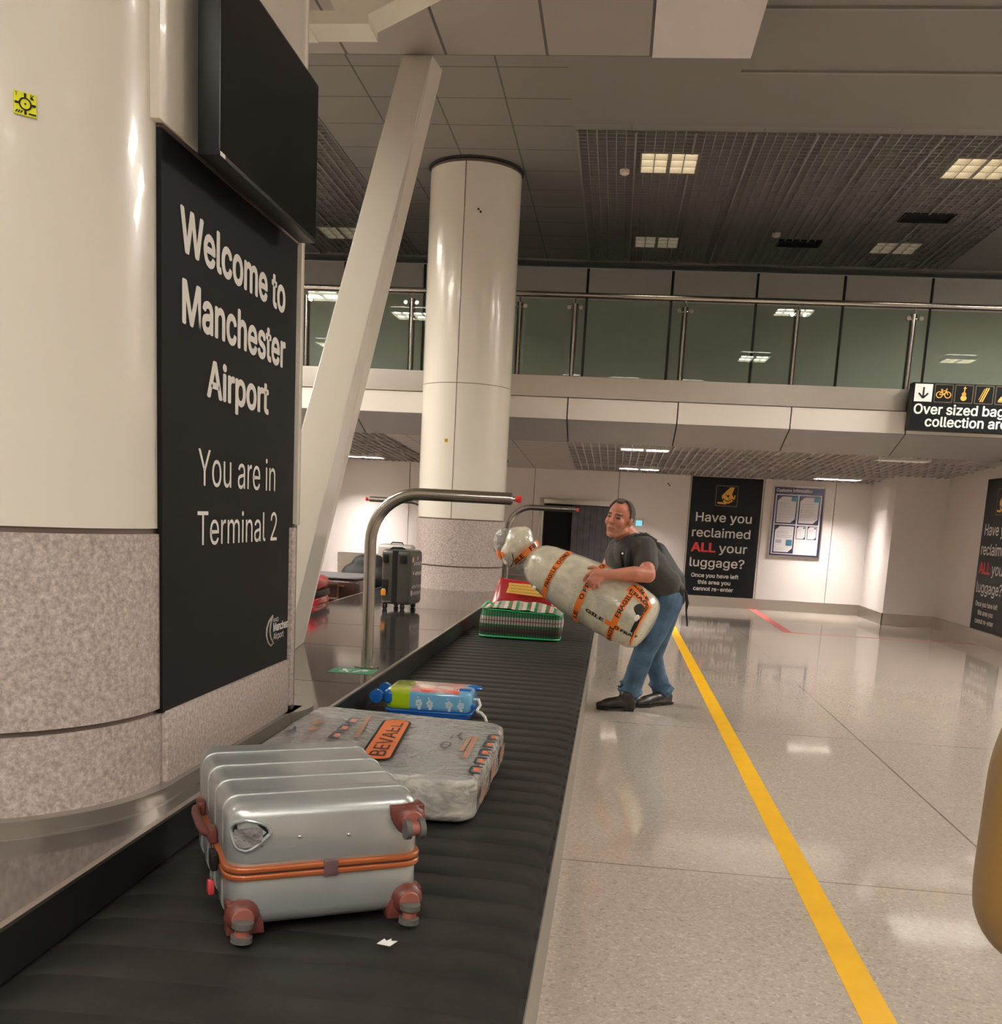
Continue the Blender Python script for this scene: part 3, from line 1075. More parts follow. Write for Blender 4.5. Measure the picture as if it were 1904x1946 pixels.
q, tn = on_far(911, 400)
sticker('marker_sticker', 'tiny black chequer marker high on the far column', 'sticker', q, tn, (0, 0, 1), 0.058, 0.058, M['white_panel'], two_squares, 'chequer markers')
q, tn = on_far(848, 837)
sticker('survey_sticker', 'tiny amber square sticker halfway up the far column', 'sticker', q, tn, (0, 0, 1), 0.045, 0.045, mat('amber paper', (0.75, 0.42, 0.02), 0.5), lambda k, f, xd, ud, n: (flat_ring(k, f, 0, 0, 0.010, 0.004), flat_disc(k, f, 0, 0, 0.003)))
sticker('marker_sticker', 'tiny black chequer marker on the back wall beside the black luggage sign', 'sticker', P(1271, 921, YB - 0.003), (1, 0, 0), (0, 0, 1), 0.075, 0.075, M['wall_white'], two_squares, 'chequer markers')

# flat pier wall carrying the sign: between the near column and the deck
SX = -1.432
Y0, Y1 = 3.085, 4.40
t = thing('pier_wall', None, None, (-1.97, 3.8, ZD))
struct(t, 'flat white pier wall with granite foot running back from the near column')
b = MB(); b.box((-2.54, 3.1, 0.56), (-1.406, 4.345, 0.80)); b.box((-2.54, 4.352, 0.585), (-1.400, 4.405, 1.385))
b.build('granite_cladding', M['granite'], t, bevel=0.006)
b = MB(); b.box((-2.54, 3.1, 0.8), (SX - 0.005, 4.4, 5.3)); b.box((-2.54, 3.05, 2.585), (-1.406, 4.41, 5.3)); b.box((-2.56, 4.408, 1.395), (-1.400, 4.45, 5.3))
b.build('white_cladding', M['white_panel'], t, bevel=0.006)
b = MB(); b.box((-2.5, 4.395, 0.56), (-1.41, 4.44, 1.40)); b.box((-1.46, Y0, 2.572), (-1.412, Y1, 2.584))
b.build('joint_strip', M['bronze'], t, smooth=False)
b = MB(); b.box((-2.54, 3.082, ZD), (-1.386, 4.5, 0.5615))
b.build('kick_plate', M['kick'], t, smooth=False)
b = MB(); b.tube([(-1.66, 4.48, ZD), (-1.66, 4.48, 0.5615)], 0.32, 40); b.build('kick_plate', M['kick'], t)

s = thing('welcome_sign', 'tall black airport welcome sign with white lettering beside the near column', 'sign', (SX, 3.75, 0.8))
b = MB(); b.box((SX - 0.004, Y0, 0.797), (SX + 0.014, Y1, 2.573)); b.build('board', M['sign_black'], s, smooth=False)
fx = SX + 0.0155


def sign_line(mb, body, tl, bl, right, bold):
    a, c, e = PX(*tl, fx), PX(*bl, fx), PX(right, bl[1], fx)
    y0 = a.y
    y1 = PX(right, tl[1] + 200, fx).y
    letters(mb, body, (fx, y0, c.z), (0, 1, 0), (0, 0, 1), abs(a.z - c.z) * 0.985, y1 - y0, bold=bold)


b = MB()
cap1 = 0.0
zc = lambda tl, bl: (PX(*tl, fx).z, PX(*bl, fx).z)
for body, tl, bl, right, bold in (('Welcome to', (344.0, 390.0), (356, 479.7), 541, 0.028), ('Manchester', (347.8, 529.6), (347.8, 610.8), 540.5, 0.028), ('Airport', (395, 683), (395, 751.6), 508, 0.028),
                                  ('You are in', (377, 850.7), (377, 922), 521, 0.004), ('Terminal 2', (375.5, 970.5), (375.5, 1036.5), 523.5, 0.004)):
    b = MB(); sign_line(b, body, tl, bl, right, bold)
    b.build('lettering', M['white_letter'], s, smooth=False)
b = MB()
for body, y, z, cap, bold in (('MAG', 1183, 0, 0.018, 0.0), ('Manchester', 1200, 0, 0.034, 0.03), ('Airport', 1216, 0, 0.028, 0.0)):
    q = PX(519.5, y, fx)
    w = {'MAG': 529, 'Manchester': 553.5, 'Airport': 538.5}[body]
    b = MB(); letters(b, body, (fx, q.y, q.z), (0, 1, 0), (0, 0, 1), cap, PX(w, y, fx).y - q.y, bold=bold); b.build('logo_name', M['white_letter'], s, smooth=False)
b = MB()
f2 = lambda x, y: PX(x, y, fx)
arc = [(518, 1170), (511, 1181), (506.8, 1195), (506, 1208), (509, 1221), (514, 1227.5), (519, 1222), (514, 1212), (512.5, 1199), (514, 1186), (517.5, 1172)]
b.tube([f2(*p) for p in arc], 0.004, 8)
b.build('logo_arc', M['grey_letter'], s)

# dark display hung above the sign
t = thing('display_screen', 'large black switched-off display screen above the welcome sign', 'screen', (-1.30, 3.7, 2.53))
b = MB(); b.rbox((-1.355, 3.20, 2.535), (-1.285, 4.222, 3.13), 0.006, 2); b.build('housing', M['black_plastic'], t)
b = MB(); b.box((-1.2852, 3.212, 2.55), (-1.2835, 4.21, 3.118)); b.build('glass', M['screen'], t, smooth=False)
b = MB(); b.box((-1.2836, 3.206, 2.537), (-1.282, 3.245, 2.549)); b.build('status_label', M['white_letter'], t, smooth=False)
b = MB(); b.box((-1.405, 3.5, 2.65), (-1.35, 3.95, 3.0)); b.build('bracket', M['black_plastic'], t, smooth=False)

# leaning white strut from the deck up to the ceiling
B0, B1 = PZ(540, 1250, ZD), P(822, 107, 9.2)
C0, C1 = PZ(577, 1222, ZD), P(842, 112, 9.5)
B1.z = C1.z = 5.3
wv = Vector((-0.29, 0, 0))
t = thing('beam_support', None, None, B0); struct(t, 'long white box beam leaning back from the deck to the ceiling')
b = MB()
b.hexa([B0, B0 + wv, C0 + wv, C0], [B1, B1 + wv * 0.9, C1 + wv * 0.9, C1])
b.build('beam', M['white_panel'], t, smooth=False, bevel=0.006)

# second strut's bracket high on the pier
t = thing('bracket', None, None, (-1.9, 6.0, 4.13)); struct(t, 'white steel bracket with a strut at the top left')
q = lambda x, y: P(x, y, 6.0)
b = MB()
b.prism([q(560, 45), q(700, 45), q(700, 27), q(640, 20), q(560, 20)], (0, 0.22, 0))
b.prism([q(637, 20.5), q(700, 27), q(752, 0), q(930, -92), q(900, -160), q(660, -32), q(622, -12)], (0, 0.22, 0))
b.build('bracket_plate', M['white_panel'], t, smooth=False)
b = MB(); b.box((-2.55, 6.0, 4.13), (-1.9, 6.22, 4.22)); b.box((-2.9, 5.9, 0.56), (-2.5, 6.3, 5.3))
b.build('bracket_arm', M['white_panel'], t, smooth=False)

# ------------------------------------------------------------------ baggage carousel
XB0, XB1 = -1.33, -0.129
XL0, XL1 = -4.02, -2.81
YR0, YR1 = 13.45, 14.62
car = thing('carousel_deck', 'polished dark steel deck inside the loop of the baggage belt', 'carousel deck', (-1.8, 6, 0.05))
belt = thing('conveyor_belt', 'long black rubber baggage belt running beside the beige floor', 'conveyor belt', (-0.7, 6, 0))
b = MB()
b.box((XL1, -2.5, 0.05), (XB0, YR0, ZD))
b.build('deck', M['deck'], car, smooth=False)
for y in (1.2, 3.93, 5.45, 6.9, 8.2, 9.9):
    b = MB(); b.box((XL1 + 0.01, y, ZD - 0.001), (XB0 - 0.01, y + 0.004, ZD + 0.0006))
    b.build('deck_joint', M['groove'], car, smooth=False)


def slats(b, x0, x1, y0, y1, pitch=0.172, along='Y'):
    """overlapping rubber crescents: each plate's far edge tucks under the next; edges droop"""
    n = int((y1 - y0) / pitch)
    nx = 17
    rise = 0.0032
    for k in range(n):
        ya = y0 + k * pitch
        rows = []
        for (fy, z) in ((-0.12, -0.012), (0.0, rise), (0.45, rise * 0.72), (1.05, -0.002)):
            row = []
            for i in range(nx):
                u = i / (nx - 1)
                x = x0 + (x1 - x0) * u
                e = abs(2 * u - 1)
                bow = 0.16 * (1 - e ** 2) if e < .86 else 0.16 * (1 - e ** 2) - (e - .86) * 1.6           # crescent shape
                drop = 0.010 * max(0, (e - 0.9) / 0.1) ** 2
                yy = ya + pitch * (fy + bow * 0.9)
                p = (x, yy, ZB - 0.008 + z - drop) if along == 'Y' else (yy, x, ZB - 0.008 + z - drop)
                row.append(Vector(p))
            rows.append(row)
        v = [p for r_ in rows for p in r_]
        f = [(j * nx + i, j * nx + i + 1, (j + 1) * nx + i + 1, (j + 1) * nx + i) for j in range(3) for i in range(nx - 1)]
        b.add(v, f)


b = MB()
slats(b, XB0 - 0.01, XB1, -1.5, YR0 + 0.3)
slats(b, XL0, XL1 + 0.01, 4.0, YR0 + 0.3)
slats(b, YR0 - 0.01, YR1, XL0, XB1, along='X')
b.box((XB0, -1.5, 0.30), (XB1 - 0.012, YR1, ZB - 0.012)); b.box((XL0, 4.0, 0.30), (XL1, YR1, ZB - 0.012)); b.box((XL0, YR0, 0.30), (XB1 - 0.012, YR1, ZB - 0.014))
b.build('slats', M['rubber'], belt, angle=50)
b = MB()
b.box((XB0 - 0.003, -2.5, ZB - 0.004), (XB0 + 0.012, YR0, ZD - 0.006)); b.box((XL1 - 0.012, -2.5, ZB - 0.004), (XL1 + 0.003, YR0, ZD - 0.006)); b.box((XL1, YR0, ZB - 0.004), (XB0, YR0 + 0.012, ZD - 0.006))
b.build('rubber_skirt', M['rubber_edge'], car, smooth=False)
b = MB()
b.box((XB0 - 0.006, -2.5, ZD - 0.008), (XB0 + 0.014, YR0, ZD + 0.002)); b.box((XL1 - 0.014, -2.5, ZD - 0.008), (XL1 + 0.006, YR0, ZD + 0.002)); b.box((XL1 - 0.014, YR0 - 0.006, ZD - 0.008), (XB0 + 0.014, YR0 + 0.014, ZD + 0.002))
b.build('deck_edge_strip', M['steel'], car, smooth=False)
b = MB()
b.box((XB1 - 0.01, -1.5, 0.0), (XB1 + 0.0, YR1, ZB - 0.022)); b.box((XB1 - 0.012, -1.5, 0.0), (XB1 - 0.004, YR1, 0.10)); b.box((XB1 - 0.012, -1.5, ZB - 0.035), (XB1 + 0.004, YR1, ZB - 0.022))
b.box((XL0 - 0.01, 4.0, 0), (XL0, YR1, ZB - 0.02))
b.build('outer_skirting', M['grey_trim'], belt, smooth=False)
b = MB()
b.box((XL0, YR1, 0.0), (XB1, YR1 + 0.05, 0.60)); b.box((XL0, YR1 - 0.01, 0.655), (XB1, YR1 + 0.06, 0.80)); b.box((XL0, YR1 - 0.02, 0.60), (XB1, YR1 + 0.06, 0.612)); b.box((XL0, YR1 + 0.02, 0.6), (XB1, YR1 + 0.06, 0.66))
o = b.build('carousel_fence', M['steel'], smooth=False); move(o, (-2, YR1, 0)); tag(o, 'low brushed steel fence behind the far end of the carousel', 'fence')


# ------------------------------------------------------------------ bent steel posts with red tips
def bent_post(x, y, dirx, label):
    t = thing('bent_post', label, 'post', (x, y, ZD), 'bent steel posts on the carousel deck')
    path = [(x, y, ZD), (x, y, 1.28)]
    R = 0.30
    for k in range(1, 11):
        a = PI / 2 * k / 10
        path.append((x + dirx * R * (1 - math.cos(a)), y, 1.28 + R * math.sin(a)))
    path.append((x + dirx * 0.845, y, 1.58))
    b = MB(); b.tube(path, 0.036, 24); b.build('tube', M['steel_pole'], t, angle=60)
    b = MB(); b.tube([(x, y, ZD), (x, y, ZD + 0.01), (x, y, ZD + 0.012)], [0.075, 0.075, 0.04], 28); b.build('base_flange', M['steel_pole'], t)
    b = MB(); b.cyl((x + dirx * 0.84, y, 1.58), (x + dirx * 0.853, y, 1.58), 0.028); b.cyl((x + dirx * 0.85, y, 1.58), (x + dirx * 0.868, y, 1.58), 0.012); b.build('tip_collar', M['chrome'], t)
    b = MB(); b.tube([(x + dirx * 0.866, y, 1.58), (x + dirx * 0.875, y, 1.58), (x + dirx * 0.898, y, 1.58), (x + dirx * 0.904, y, 1.58)], [0.014, 0.018, 0.025, 0.02], 16); b.build('red_tip', M['red_tip'], t)


bent_post(-1.462, 6.05, 1, 'large bent steel post with red tip reaching over the belt in front')
bent_post(-1.375, 13.25, 1, 'distant bent steel post with red tip behind the wrapped figure')
bent_post(-2.42, 13.42, -1, 'distant bent steel post pointing left, mostly behind the far column')

# floor tapes and small deck bits
b = MB(); b.box((0.868, -2, 0.0), (0.978, 15.9, 0.0015))
o = b.build('floor_tape', M['yellow_line'], smooth=False); move(o, (0.92, 6, 0)); tag(o, 'long yellow tape line running along the floor beside the carousel', 'floor tape')
b = MB(); b.box((2.53, 14.86, 0.0), (2.66, YB - 0.02, 0.0015)); b.box((2.66, 14.86, 0.0), (5.2, 14.90, 0.0012))
o = b.build('floor_tape', M['red_line'], smooth=False); move(o, (2.6, 16, 0)); tag(o, 'short red tape line on the floor near the back wall', 'floor tape')
# exit sticker lying on the deck at the post's foot
t = thing('deck_sticker', 'small green sticker with white figures on the deck at the large post', 'sticker', (-1.52, 5.88, ZD))
b = MB(); b.box((-1.635, 5.78, ZD), (-1.365, 5.97, ZD + 0.0015)); b.build('sheet', mat('green sticker', (0.02, 0.20, 0.10), 0.4), t, smooth=False)
b = MB(); f = lambda x, y: Vector((-1.52 + x, 5.875 + y * 1.5, ZD + 0.0025))
flat_disc(b, f, -0.045, 0.025, 0.012); flat_line(b, f, [(-0.05, 0.015), (-0.02, -0.01), (0.0, -0.04)], 0.014); flat_line(b, f, [(-0.02, -0.01), (-0.055, -0.03)], 0.012); flat_line(b, f, [(-0.035, 0.008), (0.0, 0.012)], 0.01)
flat_line(b, f, [(0.03, -0.035), (0.06, 0.02), (0.1, 0.02)], 0.014); flat_line(b, f, [(0.07, 0.035), (0.105, 0.02), (0.075, 0.0)], 0.012)
b.build('pictogram', M['white_letter'], t, smooth=False)
b = MB(); f = lambda x, y: Vector((-0.508 + x, 2.42 + y, ZB + 0.008))
b.prism([f(-0.024, -0.014), f(0.012, -0.022), f(0.024, 0.012), f(0.008, 0.008), f(0.006, 0.022), f(-0.004, 0.006), f(-0.012, 0.018)], (0, 0, 0.002))
o = b.build('paper_scrap', mat('white paper', (0.85, 0.84, 0.8), 0.6), smooth=False); move(o, (-0.508, 2.42, ZB)); tag(o, 'torn scrap of white paper lying on the belt in front of the silver suitcase', 'paper scrap')


# ------------------------------------------------------------------ wall signs
def luggage_sign(org, xd, label, w=1.25, h=2.12):
    """black sign; org = lower left corner on the wall"""
    org, xd = Vector(org), Vector(xd)
    ud = Vector((0, 0, 1)); n = xd.cross(ud)
    s = thing('luggage_sign', label, 'sign', org + xd * w / 2, 'black luggage reminder signs')
    F = lambda x, y, k=0.0: org + xd * x + ud * y + n * k
    b = MB(); b.hexa([F(0, 0), F(w, 0), F(w, h), F(0, h)], [F(0, 0, .012), F(w, 0, .012), F(w, h, .012), F(0, h, .012)])
    b.build('board', M['sign_black'], s, smooth=False)
    f = lambda x, y: F(x, y, 0.0135)
    b = MB()
    for body, x0, x1, y, cap, bold in (('Have you', .12, 1.10, 1.335, .155, 0.012), ('reclaimed', .075, 1.10, 1.06, .155, 0.012), ('your', .575, 1.07, .795, .155, 0.012), ('luggage?', .075, 1.04, .525, .155, 0.012)):
        b = MB(); letters(b, body, f(x0, y), xd, ud, cap, x1 - x0, bold=bold); b.build('lettering', M['white_letter'], s, smooth=False)
    for body, x0, x1, y in (('Once you have left', .12, .96, .335), ('this area you', .245, .825, .215), ('cannot re-enter', .175, .885, .095)):
        b = MB(); letters(b, body, f(x0, y), xd, ud, .068, x1 - x0, bold=0.025); b.build('lettering', M['white_letter'], s, smooth=False)
    b = MB(); letters(b, 'ALL', f(.085, .795), xd, ud, .155, .42, bold=0.035)
    b.build('red_word', M['red_letter'], s, smooth=False)
    b = MB()
    for pts in ([(.44, 1.62), (.82, 1.62), (.82, 1.975), (.44, 1.975), (.44, 1.62)],):
        flat_line(b, f, pts, 0.012)
    b.build('pictogram_border', mat('dull amber outline', (0.16, 0.11, 0.05), 0.5), s, smooth=False)
    b = MB()
    flat_poly(b, f, [(.54, 1.80), (.68, 1.955), (.76, 1.955), (.72, 1.83), (.76, 1.76), (.66, 1.715), (.60, 1.73)])
    flat_line(b, f, [(.575, 1.715), (.655, 1.675), (.74, 1.725)], .03)
    flat_line(b, f, [(.475, 1.675), (.625, 1.665)], .03); flat_line(b, f, [(.76, 1.74), (.775, 1.82)], .022); flat_line(b, f, [(.56, 1.74), (.55, 1.80)], .018)
    b.build('pictogram', M['orange_letter'], s, smooth=False)
    b = MB(); g = lambda x, y: F(x, y, 0.0145)
    flat_disc(b, g, .655, 1.80, .02); flat_line(b, g, [(.60, 1.83), (.69, 1.74)], .008)
    b.build('pictogram_gap', M['sign_black'], s, smooth=False)


luggage_sign((1.325, YB - 0.001, 0.193), (1, 0, 0), 'black luggage reminder sign on the back wall right of the man')
luggage_sign((5.259, 15.33, 0.2), (0, -1, 0), 'black luggage reminder sign on the side wall, cut by the right edge')

# customs poster frame
cp = thing('customs_poster', 'framed customs notice board with leaflets on the back wall', 'poster', (3.21, YB, 0.97))
pw, ph = 0.91, 1.25
o0 = Vector((2.758, YB, 0.972))
F = lambda x, y, k=0.0: o0 + Vector((x, -k, y))
b = MB()
for lo, hi in (((0, 0), (pw, .022)), ((0, ph - .022), (pw, ph)), ((0, .022), (.022, ph - .022)), ((pw - .022, .022), (pw, ph - .022))):
    b.hexa([F(lo[0], lo[1]), F(hi[0], lo[1]), F(hi[0], hi[1]), F(lo[0], hi[1])], [F(lo[0], lo[1], .03), F(hi[0], lo[1], .03), F(hi[0], hi[1], .03), F(lo[0], hi[1], .03)])
b.build('frame', M['steel'], cp, smooth=False)
navy = mat('navy print', (0.018, 0.018, 0.055), 0.4)
paper = mat('pale paper', (0.74, 0.70, 0.70), 0.5)
teal = mat('teal print', (0.03, 0.17, 0.25), 0.5)
faint = mat('grey print', (0.42, 0.39, 0.39), 0.5)
b = MB(); b.hexa([F(.02, .02), F(pw - .02, .02), F(pw - .02, ph - .02), F(.02, ph - .02)], [F(.02, .02, .012), F(pw - .02, .02, .012), F(pw - .02, ph - .02, .012), F(.02, ph - .02, .012)])
b.build('backing', navy, cp, smooth=False)
b = MB(); f = lambda x, y: F(x, y, .0135)
flat_poly(b, f, [(.055, .05), (pw - .055, .05), (pw - .055, 1.105), (.055, 1.105)])
b.build('backing_sheet', paper, cp, smooth=False)
b = MB(); letters(b, 'Customs information', F(.06, 1.145, .0135), (1, 0, 0), (0, 0, 1), .052, .62, bold=0.02); b.build('title', M['white_letter'], cp, smooth=False)


def leaflet(x, y, w, h, rows, badge):
    f1 = lambda a, c: F(x + a, y + c, .016); f2 = lambda a, c: F(x + a, y + c, .018); f3 = lambda a, c: F(x + a, y + c, .020)
    b = MB(); flat_poly(b, f1, [(0, 0), (w, 0), (w, h), (0, h)]); lf = b.build('leaflet', navy, cp, smooth=False)
    k = w * .06; q = w * .26
    b = MB(); flat_poly(b, f2, [(k, k), (w - q, k), (w - k, q), (w - k, h - k), (q, h - k), (k, h - q)]); b.build('page', paper, lf, smooth=False)
    b = MB()
    for (yy, x0, x1, t) in rows:
        flat_line(b, f3, [(w * x0, h * yy), (w * x1, h * yy)], h * t)
    b.build('print', faint, lf, smooth=False)
    b = MB(); bx, by, bw = badge; flat_poly(b, f3, [(w * bx, h * by), (w * (bx + bw), h * by), (w * (bx + bw), h * by + w * bw), (w * bx, h * by + w * bw)]); b.build('badge', teal, lf, smooth=False)


R1 = [(.72, .15, .6, .016), (.66, .15, .5, .016), (.58, .15, .85, .008), (.5, .15, .85, .006), (.42, .12, .8, .006), (.34, .12, .8, .006), (.22, .12, .8, .008), (.12, .12, .6, .006)]
R2 = [(.72, .12, .75, .02), (.62, .12, .7, .008), (.5, .1, .2, .03), (.5, .26, .75, .014), (.43, .1, .2, .03), (.43, .26, .68, .014), (.34, .1, .2, .025), (.34, .26, .7, .014), (.27, .1, .2, .02), (.27, .26, .6, .01), (.16, .12, .65, .01)]
R3 = [(.76, .12, .7, .014), (.70, .12, .7, .014), (.63, .12, .9, .02), (.57, .12, .85, .02), (.42, .12, .4, .12), (.18, .12, .6, .006), (.12, .12, .45, .006)]
leaflet(.075, .585, .365, .50, R1, (.70, .80, .22)); leaflet(.465, .585, .365, .50, R2, (.70, .80, .22)); leaflet(.075, .065, .365, .50, R3, (.62, .28, .28))
leaflet(.465, .325, .165, .235, R1, (.7, .8, .18)); leaflet(.655, .325, .165, .235, R1, (.7, .8, .18))

# control panel by the hatch, camera dome
t = thing('control_panel', 'small wall control panel with lit blue display behind the man', 'control panel', (0.44, YB, 1.36))
b = MB(); b.rbox((0.37, YB - 0.03, 1.36), (0.535, YB, 1.535), 0.006, 2); b.build('housing', M['trim_white'], t)
b = MB(); b.box((0.38, YB - 0.0325, 1.385), (0.49, YB - 0.03, 1.48)); b.build('display', mat('lit blue display', (0.1, 0.3, 0.4), 0.3, emit=(0.25, 0.75, 0.95), emit_s=0.9), t, smooth=False)
b = MB()
for i in range(4):
    b.box((0.503, YB - 0.033, 1.40 + i * .03), (0.522, YB - 0.03, 1.415 + i * .03))
b.build('buttons', M['grey_letter'], t, smooth=False)
q = P(960, 884, 16.5)
t = thing('camera_dome', 'small black security camera dome under the gallery ceiling', 'security camera', (q.x, 16.5, zl(16.5)))
b = MB(); b.cyl((q.x, 16.5, zl(16.5) + 0.01), (q.x, 16.5, zl(16.5) - 0.07), 0.022, 14); b.build('stem', M['black_plastic'], t)
b = MB(); b.sphere((q.x, 16.5, zl(16.5) - 0.10), 0.045); b.build('dome', M['screen'], t, angle=180)

# hanging sign in front of the gallery
YS = 13.3
hs = thing('hanging_sign', 'black oversized baggage sign with amber pictograms at the right edge', 'sign', (4.4, YS, 2.78))
z0, z1 = P(1727, 816, YS).z, P(1737, 726, YS).z
x0 = P(1732, 770, YS).x
x1 = x0 + 1.52
b = MB(); b.box((x0, YS, z0), (x1, YS + 0.18, z1)); b.build('board', M['sign_black'], hs, smooth=False)
b = MB(); b.box((x0 + .3, YS + .18, z0 + .1), (x0 + .36, YG, z0 + .16)); b.box((x1 - .36, YS + .18, z0 + .1), (x1 - .3, YG, z0 + .16)); b.build('mounting', M['black_plastic'], hs, smooth=False)
f = lambda x, y: Vector((x0 + x, YS - 0.0015, z0 + y))
f2 = lambda x, y: Vector((x0 + x, YS - 0.003, z0 + y))
H = z1 - z0
b = MB(); letters(b, 'Over sized baggage', f(.035, H * .345), (1, 0, 0), (0, 0, 1), .115, 1.43, bold=.02); b.build('lettering', M['white_letter'], hs, smooth=False); b = MB(); letters(b, 'collection area', f(.185, H * .085), (1, 0, 0), (0, 0, 1), .115, 1.05, bold=.02)
b.build('lettering', M['white_letter'], hs, smooth=False)
iy, ih = H * .60, H * .37
b = MB(); flat_poly(b, f, [(.02, iy), (.02 + ih, iy), (.02 + ih, iy + ih), (.02, iy + ih)]); b.build('arrow_tile', M['white_letter'], hs, smooth=False)
b = MB(); c = .02 + ih / 2
flat_line(b, f2, [(c, iy + ih * .82), (c, iy + ih * .22)], .022); flat_line(b, f2, [(c - ih * .27, iy + ih * .48), (c, iy + ih * .2), (c + ih * .27, iy + ih * .48)], .022)
b.build('arrow', M['black_matte'], hs, smooth=False)
outl = mat('dim amber tile outline', (0.10, 0.075, 0.045), 0.5)
for k in range(5):
    if k == 4:
        continue
    xo = .02 + (k + 1) * (ih * 1.14)
    b = MB(); flat_line(b, f, [(xo, iy), (xo + ih, iy), (xo + ih, iy + ih), (xo, iy + ih), (xo, iy)], .01); tl = b.build('pictogram_tile', outl, hs, smooth=False)
    b = MB(); g = lambda x, y: f(xo + x * ih, iy + y * ih)
    if k == 0:
        flat_ring(b, g, .27, .42, .17, .05); flat_ring(b, g, .74, .42, .17, .05)
        flat_line(b, g, [(.27, .42), (.38, .65), (.64, .65), (.50, .42), (.27, .42)], .045); flat_line(b, g, [(.50, .42), (.38, .70)], .045); flat_line(b, g, [(.74, .42), (.62, .74), (.7, .76)], .045); flat_line(b, g, [(.33, .72), (.44, .72)], .05)
    elif k == 1:
        flat_disc(b, g, .5, .28, .17, ry=.16); flat_disc(b, g, .5, .5, .12, ry=.12); flat_line(b, g, [(.5, .5), (.53, .92)], .06); flat_line(b, g, [(.44, .84), (.62, .84)], .04)
    elif k == 2:
        flat_line(b, g, [(.3, .1), (.62, .9)], .07); flat_line(b, g, [(.42, .1), (.74, .9)], .07); flat_line(b, g, [(.22, .2), (.5, .85)], .03)
    elif k == 3:
        flat_disc(b, g, .72, .78, .09); flat_poly(b, g, [(.15, .2), (.3, .42), (.55, .62), (.8, .6), (.62, .35), (.5, .2)]); flat_line(b, g, [(.15, .15), (.85, .15)], .05)
    else:
        flat_poly(b, g, [(.25, .2), (.75, .2), (.75, .65), (.25, .65)]); flat_line(b, g, [(.4, .65), (.4, .8), (.6, .8), (.6, .65)], .05)
    b.build('pictogram', M['orange_letter'], tl, smooth=False)

# ------------------------------------------------------------------ luggage
def frame(org, e1, up=(0, 0, 1)):
    e1 = Vector(e1).normalized(); up = Vector(up).normalized()
    e2 = up.cross(e1).normalized()
    return Matrix(((e1.x, e2.x, up.x, org[0]), (e1.y, e2.y, up.y, org[1]), (e1.z, e2.z, up.z, org[2]), (0, 0, 0, 1)))


# silver suitcase: local x across its wheel end, y along its length, z up
so = Vector((-0.690, 2.487, ZB))
SF = frame(so, (0.875, 0.484, 0))
case = thing('suitcase', 'scuffed silver hard suitcase with orange zip band, lying flat nearest on the belt', 'suitcase', so)
silver = mat('silver polycarbonate shell', (0.50, 0.525, 0.515), 0.30, metal=0.62, bump=0.02, bscale=120)
copper = mat('orange copper zip band', (0.42, 0.115, 0.035), 0.28, metal=0.25, coat=0.3)
maroon = mat('rusty red wheel housing', (0.14, 0.038, 0.028), 0.4)
greyw = mat('grey wheel tyre', (0.11, 0.107, 0.098), 0.5)
pinkw = mat('copper pink wheel hub', (0.30, 0.10, 0.075), 0.4)
hw, L = 0.256, 0.70
zt, zz0, zz1 = 0.352, 0.154, 0.190
b = MB(SF)
b.slab((-hw, 0, zz1 - 0.03), (hw, L, zt), 0.055, 0.040, 6)
for k in range(4):
    y = 0.10 + k * 0.155
    b.slab((-hw - 0.003, y, zz1), (hw + 0.003, y + 0.042, zt + 0.004), 0.044, 0.0035, 6, axis=1)
b.build('upper_shell', silver, case, angle=35)
b = MB(SF)
b.slab((-hw, 0, 0.022), (hw, L, zz0 + 0.03), 0.055, 0.040, 6)
for k in range(4):
    y = 0.10 + k * 0.155
    b.slab((-hw - 0.004, y, 0.019), (hw + 0.004, y + 0.055, zz0), 0.046, 0.003, 6, axis=1)
b.build('lower_shell', silver, case, angle=35)
b = MB(SF)
b.slab((-hw - 0.010, -0.010, zz0), (hw + 0.010, L + 0.010, zz0 + 0.016), 0.06, 0.005, 6)
b.slab((-hw - 0.010, -0.010, zz0 + 0.020), (hw + 0.010, L + 0.010, zz1), 0.06, 0.005, 6)
z = b.build('zip_band', copper, case, angle=35)
b = MB(SF); b.slab((-hw - 0.006, -0.006, zz0 + 0.014), (hw + 0.006, L + 0.006, zz0 + 0.022), 0.057, 0, 6); b.build('zip_teeth', mat('dark zip teeth', (0.07, 0.03, 0.02), 0.5), z, smooth=False)
b = MB(SF); b.rbox((-0.012, -0.0135, zz0 - 0.004), (0.026, 0.0, zz1 + 0.004), 0.003, 2); b.build('zip_join', mat('mauve band join', (0.13, 0.075, 0.08), 0.4), z)


